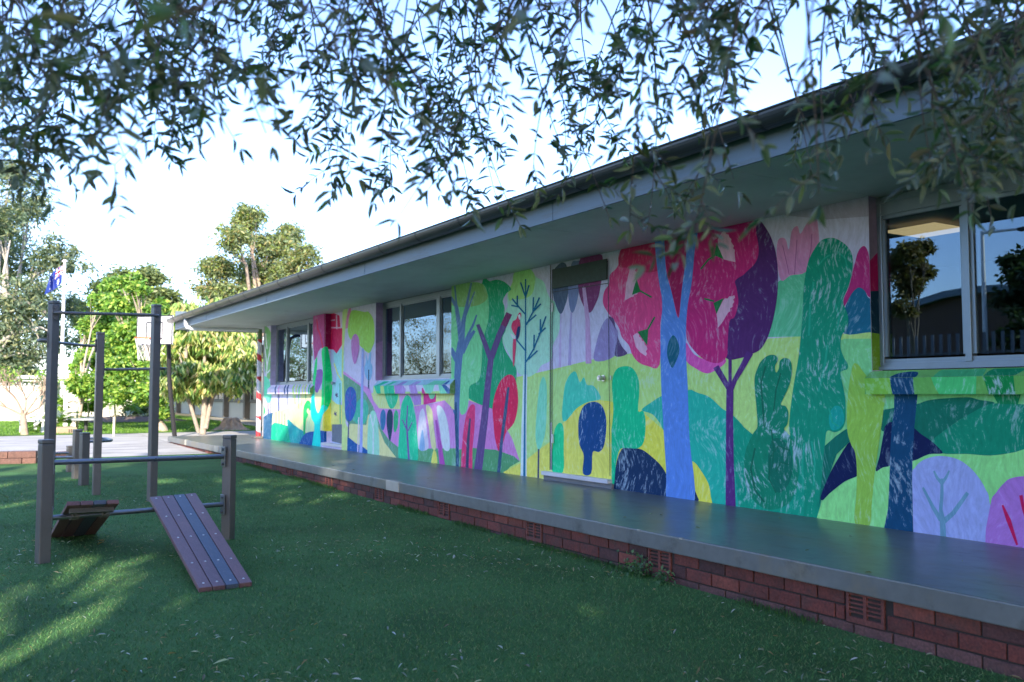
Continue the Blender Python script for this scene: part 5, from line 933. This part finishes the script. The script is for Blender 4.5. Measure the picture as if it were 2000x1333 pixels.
def shade_tree(x, y, h, rad, lab, per=5200):  # out-of-view tree, placed and sized to throw the foreground into shade
    base = Vector((x, y, -1.32)); cl = []
    for k in range(15):
        a = k * 2.4; q = math.sqrt(k / 15) * rad; cl.append((Vector((x + math.cos(a) * q, y + math.sin(a) * q * .7, -1.3 + h * (.3 + .58 * ((k * 7) % 15) / 15))), rad * .42))
    tree(lab, 'tree', base, cl, .4, per, .62, .42, DK, group=None, keep=keepfn, sub=.33, subn=30, shell=.25, droop=.2)
xs_ = [(-21.5, -9, 13.6, 4.6, 'broad dark tree farthest left in the row behind the viewpoint'), (-16, -7.6, 13.8, 4.2, 'second tree from the left in the dark row behind the viewpoint'), (-11, -9.4, 13, 4.4, 'dark tree in the middle of the row behind the viewpoint'), (-6, -7.8, 15, 4.2, 'dark tree right of the middle in the row behind the viewpoint'), (-.8, -9.2, 14.4, 4.3, 'dark tree straight behind the viewpoint'), (4, -8, 13.6, 4, 'dark tree at the right end of the row behind the viewpoint'), (-26.5, -8, 11, 4.4, 'dark tree standing apart beyond the left end of the row')]
for a in xs_: shade_tree(*a)
def mir(px_, py_, X): r = ray(px_, py_); p = r * ((11.5 - X) / r.x); return Vector((X, p.y, p.z))
hall = thing('brick_hall', (-34, 20, -1.32), 'brown brick hall with a low curved roof across the yard, reflected in the right window', 'building')
hp_ = [mir(a, b, -30) for a, b in ((1690, 628), (1781, 605), (1846, 584), (1900, 575), (1960, 571), (2050, 580), (2150, 610))]; hp_.sort(key=lambda p: p.y)
mb = MB(); prof = [(hp_[0].y, -1.4)] + [(p.y, p.z) for p in hp_] + [(hp_[-1].y, -1.4)]; mb.prism([(a, b) for a, b in prof], (0, 1, 0), (0, 0, 1), (-46, 0, 0), (16, 0, 0), (.12, .065, .045)); build('wall', mb, M_brick, hall)
mb = MB(); mb.prism([(p.y, p.z + .02) for p in hp_] + [(p.y, p.z + .35) for p in hp_[::-1]], (0, 1, 0), (0, 0, 1), (-46, 0, 0), (16.5, 0, 0)); build('roof', mb, M_fascia, hall)
fn = thing('palisade_fence', (-7, 12, -1.32), 'pale steel palisade fence along the far side of the turf, reflected in the window', 'fence'); a0, a1 = mir(1990, 700, -7).y, mir(1738, 700, -7).y + 6
mb = MB(); zt = mir(1800, 655, -7).z
for zz in (-.9, zt - .45): mb.box((-7.03, a0, zz), (-6.98, a1, zz + .05))
build('rail', mb, M_post, fn); mb = MB(); y = a0; 
while y < a1: mb.box((-6.98, y, -1.3), (-6.96, y + .07, zt)); y += .2
o = build('palings', mb, mat('grey palings', (.16, .17, .18), rough=.6), fn); o['kind'] = 'stuff'
def far_tree(lst, X, lab, pal, per, L_, Wd, r0=.09, bark=(.14, .11, .08), **kw):
    cl = []
    for a, b, r in lst: p = mir(a, b, X + random.uniform(-1, 1)); cl.append((p, r * (11.5 - p.x) * .53 / FPX * 1.0 + r * p.y * .85 / FPX))
    b0 = Vector((X, sum(p.y for p, _ in cl) / len(cl), -1.2)); tree(lab, 'tree', b0, cl, r0, per, L_, Wd, pal, bark=bark, **kw)
far_tree([(1770, 490, 24), (1790, 530, 26), (1765, 560, 26), (1800, 480, 18), (1760, 600, 20), (1740, 520, 30)], -20, 'tree left of the curved roof in the window reflection', [(.14, .12, .05), (.08, .09, .04), (.2, .15, .06)], 7000, .22, .09)
far_tree([(1990, 520, 38), (1970, 580, 36), (2020, 560, 50), (2000, 640, 50), (1960, 660, 30), (2080, 560, 60)], -14, 'dense dark tree at the right of the window reflection', [(.03, .05, .02), (.05, .08, .03)], 9000, .2, .1)
far_tree([(790, 640, 50), (830, 690, 50), (870, 620, 40), (780, 720, 45), (850, 740, 40), (760, 600, 40), (900, 700, 50)], -16, 'tangled sunlit tree with bare twigs reflected in the middle window', [(.16, .15, .06), (.24, .18, .09), (.1, .12, .05)], 9000, .16, .06, bark=(.5, .4, .28))
far_tree([(560, 660, 34), (590, 700, 34), (545, 720, 34), (600, 640, 30), (575, 740, 34), (620, 680, 30)], -14, 'leafy tree reflected in the far left window', [(.12, .18, .06), (.2, .26, .08), (.24, .17, .08)], 8000, .2, .08)

lp = mir(1912, 560, -13); lt = mir(1898, 452, -13); le = mir(1985, 471, -13)
t = thing('street_lamp', (lp.x, lp.y, -1.32), 'tall white lamp pole with a slanting arm, reflected in the right window', 'street lamp')
mb = MB(); mb.tube([(lp.x, lp.y, -1.32), (lp.x, lp.y, lt.z)], [.09, .05], 12); build('pole', mb, M_white, t); mb = MB(); mb.tube([(lp.x, lp.y, lt.z - .05), (le.x, le.y, lt.z - .1)], [.045, .035], 8); build('arm', mb, M_white, t)
mb = MB(); mb.bbox((le.x - .1, le.y - .35, lt.z - .17), (le.x + .1, le.y + .05, lt.z - .07), .02); build('lamp_head', mb, M_dark, t)
# ================================================================ OLIVE TREE OVERHEAD
ol = thing('olive_tree', (-1.6, -1.2, -1.32), 'olive tree with grey-green leaves on thin weeping twigs hanging across the top', 'olive tree')
env = [(-200, 400), (0, 372), (60, 420), (110, 300), (180, 345), (240, 345), (300, 300), (370, 262), (420, 235), (480, 290), (560, 285), (610, 235), (640, 330), (700, 400), (780, 415), (840, 370), (900, 385), (960, 440), (1000, 400), (1080, 370), (1160, 400), (1240, 440), (1340, 450), (1380, 330), (1450, 250), (1520, 290), (1580, 330), (1605, 400), (1650, 330), (1720, 270), (1760, 300), (1860, 400), (1930, 440), (2000, 460), (2200, 500)]
def envy(x):
    for (a, b), (c, d) in zip(env, env[1:]):
        if a <= x <= c: return b + (d - b) * (x - a) / (c - a)
    return 300
mbk = MB(); LP, LA, LN, LL, LW, LC = [], [], [], [], [], []
OL = [(.06, .1, .055), (.09, .13, .075), (.045, .08, .045), (.15, .19, .1)]; OLY = [(.2, .24, .09), (.15, .2, .08)]
def leaf_at(p, d, sc_, bright):
    LP.append(tuple(p)); LA.append(tuple(d)); nrm = Vector(rdir(1)[0]) + Vector((0, 0, .8)); LN.append(tuple(nrm)); L_ = random.uniform(.03, .062) * sc_; LL.append(L_); LW.append(L_ * random.uniform(.2, .34)); c = random.choice(OLY if bright else OL); LC.append(tuple(v * random.uniform(.7, 1.3) for v in c))
def twig(tip, length, lean, sc_, dense, bright=False, leaffrac=.5):
    """thin weeping twig that ends at tip and hangs from above it"""
    n = max(8, int(length / .028)); top = tip + Vector((lean.x, lean.y, length)); mid = tip.lerp(top, .5) + Vector(rdir(1)[0]) * length * .2; pts = []
    for i in range(n + 1):
        s_ = i / n; p = top * ((1 - s_) ** 2) + mid * (2 * s_ * (1 - s_)) + tip * (s_ * s_); pts.append(p)
    mbk.tube(pts[::2] if len(pts) > 6 else pts, [.0034 - .0024 * i / len(pts[::2]) for i in range(len(pts[::2]))], 4, (.11, .085, .07), cap=False)
    for i in range(n):
        if i / n < 1 - leaffrac and random.random() > .25: continue
        d = (pts[i + 1] - pts[i]).normalized(); 
        if random.random() < dense:
            s = d.cross(Vector(rdir(1)[0])).normalized()
            for sg in (1, -1):
                if random.random() < .85: leaf_at(pts[i], s * sg + d * random.uniform(-.1, .8) + Vector(rdir(1)[0]) * .35, sc_, bright and random.random() < .5)
        if random.random() < .2 and length > .25 and i > n * .25:   # side twiglet
            s = (d.cross(Vector(rdir(1)[0])).normalized() + d * .5).normalized(); q = pts[i]; L2 = random.uniform(.06, .16); sub = [q, q + s * L2 * .5 + Vector((0, 0, -.01)), q + s * L2 + Vector((0, 0, -.03))]; mbk.tube(sub, [.0016, .0012, .0008], 4, (.11, .085, .07), cap=False)
            for f_ in np.arange(.2, 1.01, .2):
                pp = q.lerp(sub[2], f_); s2 = s.cross(Vector(rdir(1)[0])).normalized()
                for sg in (1, -1): leaf_at(pp, s2 * sg * .9 + s * .8, sc_, bright and random.random() < .5)
    d = (pts[-1] - pts[-2]).normalized()
    for _ in range(3): leaf_at(pts[-1], d + Vector(rdir(1)[0]) * .7, sc_, bright)
    return top
tops = []
def add_twig(px_, py_, dist, bright=False, dense=.62, sc_=1.0, lf=.55):
    r = ray(px_, py_); r.normalize(); tip = r * dist
    if tip.x > 4.0: tip = r * (3.9 / r.x)
    zfr = (ray(px_, -120)); zt_ = zfr.z / math.hypot(zfr.x, zfr.y) * math.hypot(tip.x, tip.y); L_ = max(.16, min(.85, (zt_ - tip.z)) * random.uniform(.75, 1.15)); tops.append(twig(tip, L_, Vector(rdir(1)[0]) * (.34 if px_ < 1500 else .2), sc_, dense, bright, lf))
def dens_ok(x, y):
    # open sky windows seen in the photograph
    for cx_, cy_, rx_, ry_ in ((655, 60, 45, 120), (560, 230, 90, 50), (1515, 190, 80, 90), (1375, 330, 30, 60), (440, 230, 60, 30), (1130, 60, 30, 40), (820, 70, 30, 40)):
        if ((x - cx_) / rx_) ** 2 + ((y - cy_) / ry_) ** 2 < 1: return False
    return True
cnt = 0
while cnt < 160:
    x = random.uniform(-120, 2120); e = envy(x); y = e - (random.random() ** 1.25) * (e + 60)
    if not dens_ok(x, y) or (y > 100 and random.random() < .12): continue
    if x > 1050 and y > 600 - .353 * (x - 331) and random.random() < .72: continue
    if 200 < x < 640 and y > 230 and random.random() < .6: continue
    add_twig(x, y, random.uniform(2.0, 3.9), bright=random.random() < .1); cnt += 1
for x, y in [(45, 365), (85, 318), (165, 340), (205, 338), (250, 320), (300, 290), (335, 275), (398, 235), (470, 290), (540, 240), (575, 215), (590, 245), (650, 372), (730, 395), (775, 430), (860, 380), (980, 425), (1015, 440), (1090, 380), (1190, 425), (1230, 450), (1265, 440), (1330, 445), (1355, 455), (1440, 375), (1600, 400), (1592, 370), (1625, 330), (1700, 290), (1740, 310), (1830, 340), (1900, 415), (1940, 440), (1985, 400), (1960, 330)]: add_twig(x, y, random.uniform(1.9, 3.2), lf=.5)
for x, y, d in ((185, 110, 1.0), (520, 130, 1.1), (350, 20, .95), (395, 205, 1.35), (1005, 20, 1.0), (760, 160, 1.3), (1290, 60, 1.1), (1700, 190, 1.3), (1570, 150, 1.5), (1850, 30, 1.1), (60, 30, 1.2), (1100, 130, 1.5), (1440, 100, 1.4)): add_twig(x, y, d, bright=True, dense=.35, lf=.25)
for k in range(64):                        # the thick mass at the upper right and along the top edge
    x = random.choice([random.gauss(1930, 90), random.gauss(1900, 110), random.gauss(900, 130), random.gauss(200, 140), random.gauss(1330, 120), random.uniform(0, 2000)]); y = random.uniform(-40, 200) if x < 1780 else random.uniform(-40, 370)
    if dens_ok(x, y) and not (x > 1050 and x < 1850 and y > 600 - .353 * (x - 331)): add_twig(x, y, random.uniform(1.8, 3.4), lf=.85, dense=.7)
# limbs above the frame, carried by a trunk behind the camera
tr = Vector((-1.6, -1.2, -1.4)); fk = Vector((-1.3, -.9, 1.5)); mb = MB(); mb.tube([tr, tr.lerp(fk, .4) + Vector((.1, .05, 0)), fk], [.26, .2, .17], 12, (.2, .17, .14)); nodes = []
for tx, ty, tz in ((.4, 3.6, 2.15), (1.2, 3.2, 2.3), (2.0, 2.6, 2.25), (2.6, 2.2, 2.2), (3.1, 1.6, 2.3), (3.4, 2.6, 2.5), (-.2, 3.0, 2.1), (1.0, 1.6, 1.5), (2.2, 1.1, 1.75), (.3, 1.6, 1.45)):
    e = Vector((tx, ty, tz)); m1 = fk.lerp(e, .35) + Vector((random.uniform(-.2, .2), random.uniform(-.2, .2), .55)); m2 = fk.lerp(e, .7) + Vector((random.uniform(-.2, .2), random.uniform(-.2, .2), .4)); mb.tube([fk, m1, m2, e], [.09, .06, .035, .015], 8, (.16, .13, .11))
    for s_ in np.linspace(.35, 1, 8): nodes.append(fk * ((1 - s_) ** 3) + m1 * (3 * s_ * (1 - s_) ** 2) + m2 * (3 * s_ * s_ * (1 - s_)) + e * s_ ** 3)
build('trunk', mb, M_bark, ol)
for tp in tops:
    nd = min(nodes, key=lambda q: (q - tp).length); m_ = nd.lerp(tp, .5) + Vector((0, 0, .12)); mbk.tube([nd, m_, tp], [.006, .0045, .0026], 4, (.12, .095, .08), cap=False)
build('twigs', mbk, M_bark, ol)
M_olive = leafmat('olive leaf', .18, .35, under=(.17, .21, .15))
V, F, C_ = leaf_arrays(np.array(LP), np.array(LA), np.array(LN), np.array(LL), np.array(LW) * 1.0, np.array(LC), 'leaf'); big('leaves', V, F, C_, M_olive, ol)
print('olive leaves', len(LP))

# ================================================================ GRASS BLADES, LITTER, WEEDS
n = 230000; u = rng.random(n); dist = 3.3 + (u ** 1.7) * 11; azm = AZ + rng.uniform(-.53, .53, n); X = np.sin(azm) * dist; Y = np.cos(azm) * dist; ok = (X < 4.19) & (Y < 17.8); X, Y = X[ok], Y[ok]; n = len(X); Z = -1.32 + .0105 * np.clip(Y - 1.5, 0, 40)
hh = rng.uniform(.009, .02, n); al = rng.normal(size=(n, 2)) * .8; base = np.stack([X, Y, Z], 1); tip = base + np.stack([al[:, 0] * hh, al[:, 1] * hh, hh], 1); sd = rng.normal(size=(n, 2)); sd /= np.linalg.norm(sd, axis=1, keepdims=True); w2 = .0011 * (1 + dist[ok] / 6); sd = np.concatenate([sd * w2[:, None], np.zeros((n, 1))], 1)
V = np.stack([base - sd, base + sd, tip], 1).reshape(-1, 3); F = np.arange(n * 3).reshape(-1, 3); gp = np.array([(.08, .21, .07), (.06, .155, .05), (.11, .23, .075), (.19, .26, .11), (.065, .175, .065)]); C_ = gp[rng.integers(0, 5, n)] * rng.uniform(.7, 1.3, (n, 1))
o = big('turf_blades', V, F, C_, mat('turf blade', attr=True, rough=.95, var=0, bump=0, spec=.05), None, Vector((1.5, 7, 0))); tag(o, 'short blades of the green synthetic turf', 'turf', kind='stuff')
n = 6500; dist = 3.2 + rng.random(n) ** .9 * 9; azm = AZ + rng.uniform(-.55, .55, n); X = np.sin(azm) * dist; Y = np.cos(azm) * dist; ok = (X < 4.15) & (Y < 17.5) & (np.sin(X * 2.1 + 1.3 * np.sin(Y * 1.1)) + np.sin(Y * 1.7 + X) + rng.normal(size=n) * .8 > .55); X, Y = X[ok], Y[ok]; n = len(X); Z = -1.32 + .0105 * np.clip(Y - 1.5, 0, 40) + .012
kx = rng.random(n); al = rdir(n); al[:, 2] *= .35; P_ = np.stack([X, Y, Z + rng.random(n) * .012], 1); nr = rdir(n) * .5; nr[:, 2] += 1; L_ = rng.uniform(.01, .05, n) * np.where(rng.random(n) < .06, 1.6, 1); pal = np.array([(.34, .36, .38), (.24, .26, .25), (.26, .18, .09), (.5, .52, .56), (.16, .14, .09), (.25, .27, .2), (.36, .3, .2)])
V, F, C_ = leaf_arrays(P_, al, nr, L_, L_ * rng.uniform(.14, .3, n), pal[rng.integers(0, 7, n)], 'leaf'); o = big('fallen_leaves', V, F, C_, M_leaf, None, Vector((1.5, 7, 0))); tag(o, 'small dry fallen leaves scattered over the turf', 'fallen leaves', kind='stuff')
n = 9000; Y = rng.uniform(2.0, 17.5, n); X = 4.2 - np.abs(rng.normal(size=n)) * .05; clump = (np.sin(Y * 2.3) + np.sin(Y * 5.1 + 1) + np.sin(Y * .9 + 2)) > -.2; X, Y = X[clump], Y[clump]; n = len(X); P_ = np.stack([X, Y, -1.32 + .0105 * np.clip(Y - 1.5, 0, 40)], 1); al = rdir(n) * .5; al[:, 2] = rng.uniform(.6, 1.2, n); L_ = rng.uniform(.02, .055, n)
V, F, C_ = leaf_arrays(P_, al, rdir(n), L_, np.full(n, .004), np.array([(.04, .12, .03), (.06, .16, .03), (.03, .09, .03)])[rng.integers(0, 3, n)]); o = big('weeds', V, F, C_, M_leaf, None, Vector((4.1, 9, 0))); tag(o, 'ragged strip of green weeds along the foot of the brick base', 'weeds', kind='stuff')
for y_, r in ((4.97, .09), (4.7, .05)):
    t = thing('weed_plant', (4.13, y_, gz(y_)), 'small leafy weed at the foot of the brick base below an air vent' if r > .06 else 'tiny leafy weed beside the larger one at the brick base', 'weed'); n = int(140 * r / .06); P_ = np.array([[4.13, y_, gz(y_) + r * .7]]) + rng.normal(size=(n, 3)) * np.array([r * .45, r * .8, r * .55]); V, F, C_ = leaf_arrays(P_, rdir(n), rdir(n) + np.array([0, 0, 1.0]), rng.uniform(.02, .04, n), rng.uniform(.014, .024, n), np.array([(.1, .2, .1), (.06, .15, .06)])[rng.integers(0, 2, n)]); big('leaves', V, F, C_, M_leaf, t)
n = 26000; dist = 26.2 + rng.random(n) * 12; azm = AZ + rng.uniform(-.53, -.1, n); X = np.sin(azm) * dist; Y = np.cos(azm) * dist; ok = (Y > 26) & (X < 8.1); X, Y = X[ok], Y[ok]; n = len(X); P_ = np.stack([X, Y, -1.32 + .0105 * np.clip(Y - 1.5, 0, 40)], 1); al = rdir(n) * .6; al[:, 2] = 1
V, F, C_ = leaf_arrays(P_, al, rdir(n), rng.uniform(.04, .09, n), np.full(n, .012), np.array([(.13, .27, .03), (.2, .33, .05), (.1, .2, .03)])[rng.integers(0, 3, n)]); o = big('lawn_grass', V, F, C_, M_leaf, None, Vector((4, 30, 0))); tag(o, 'sunlit grass of the lawn beyond the paving', 'grass', kind='stuff')

P_ = []
for k in range(26): y_ = 2.2 + random.random() ** 1.5 * 16; P_.append((random.uniform(4.22, 5.65), y_, ZS + .004))
P_ = np.array(P_); n = len(P_); al = rdir(n); al[:, 2] = .05; nr = rdir(n) * .2; nr[:, 2] += 1; L_ = rng.uniform(.02, .05, n)
V, F, C_ = leaf_arrays(P_, al, nr, L_, L_ * .28, np.array([(.32, .3, .22), (.2, .15, .08), (.4, .42, .42)])[rng.integers(0, 3, n)], 'leaf'); o = big('fallen_leaves', V, F, C_, M_leaf, None, Vector((5, 8, 0))); tag(o, 'few dry fallen leaves lying on the concrete walkway', 'fallen leaves', kind='stuff')
for o in sc.objects:                        # repeats of one kind share a group
    if o.parent or 'label' not in o or o['category'] == 'palm': continue
    l = o['label']
    for key, grp in (('behind the viewpoint', 'dark trees in a row behind the viewpoint'), ('beyond the left end of the row', 'dark trees in a row behind the viewpoint'), ('agave in the mulch', 'agaves in the mulch bed'), ('agave at the right', 'agaves in the mulch bed'), ('bright green leafy tree', 'bright green trees on the lawn'), (' table ', 'low tables on the lawn'), (' stake', 'pale tree stakes'), ('brown block', 'low brown block edgings'), ('shrub', 'shrubs round the mulch bed'), ('leafy weed', 'weeds at the foot of the brick base')):
        if key in ' ' + l + ' ' and 'curved roof' not in l and 'with a slanting' not in l or (key == 'bright green leafy tree' and key in l): o['group'] = grp; break
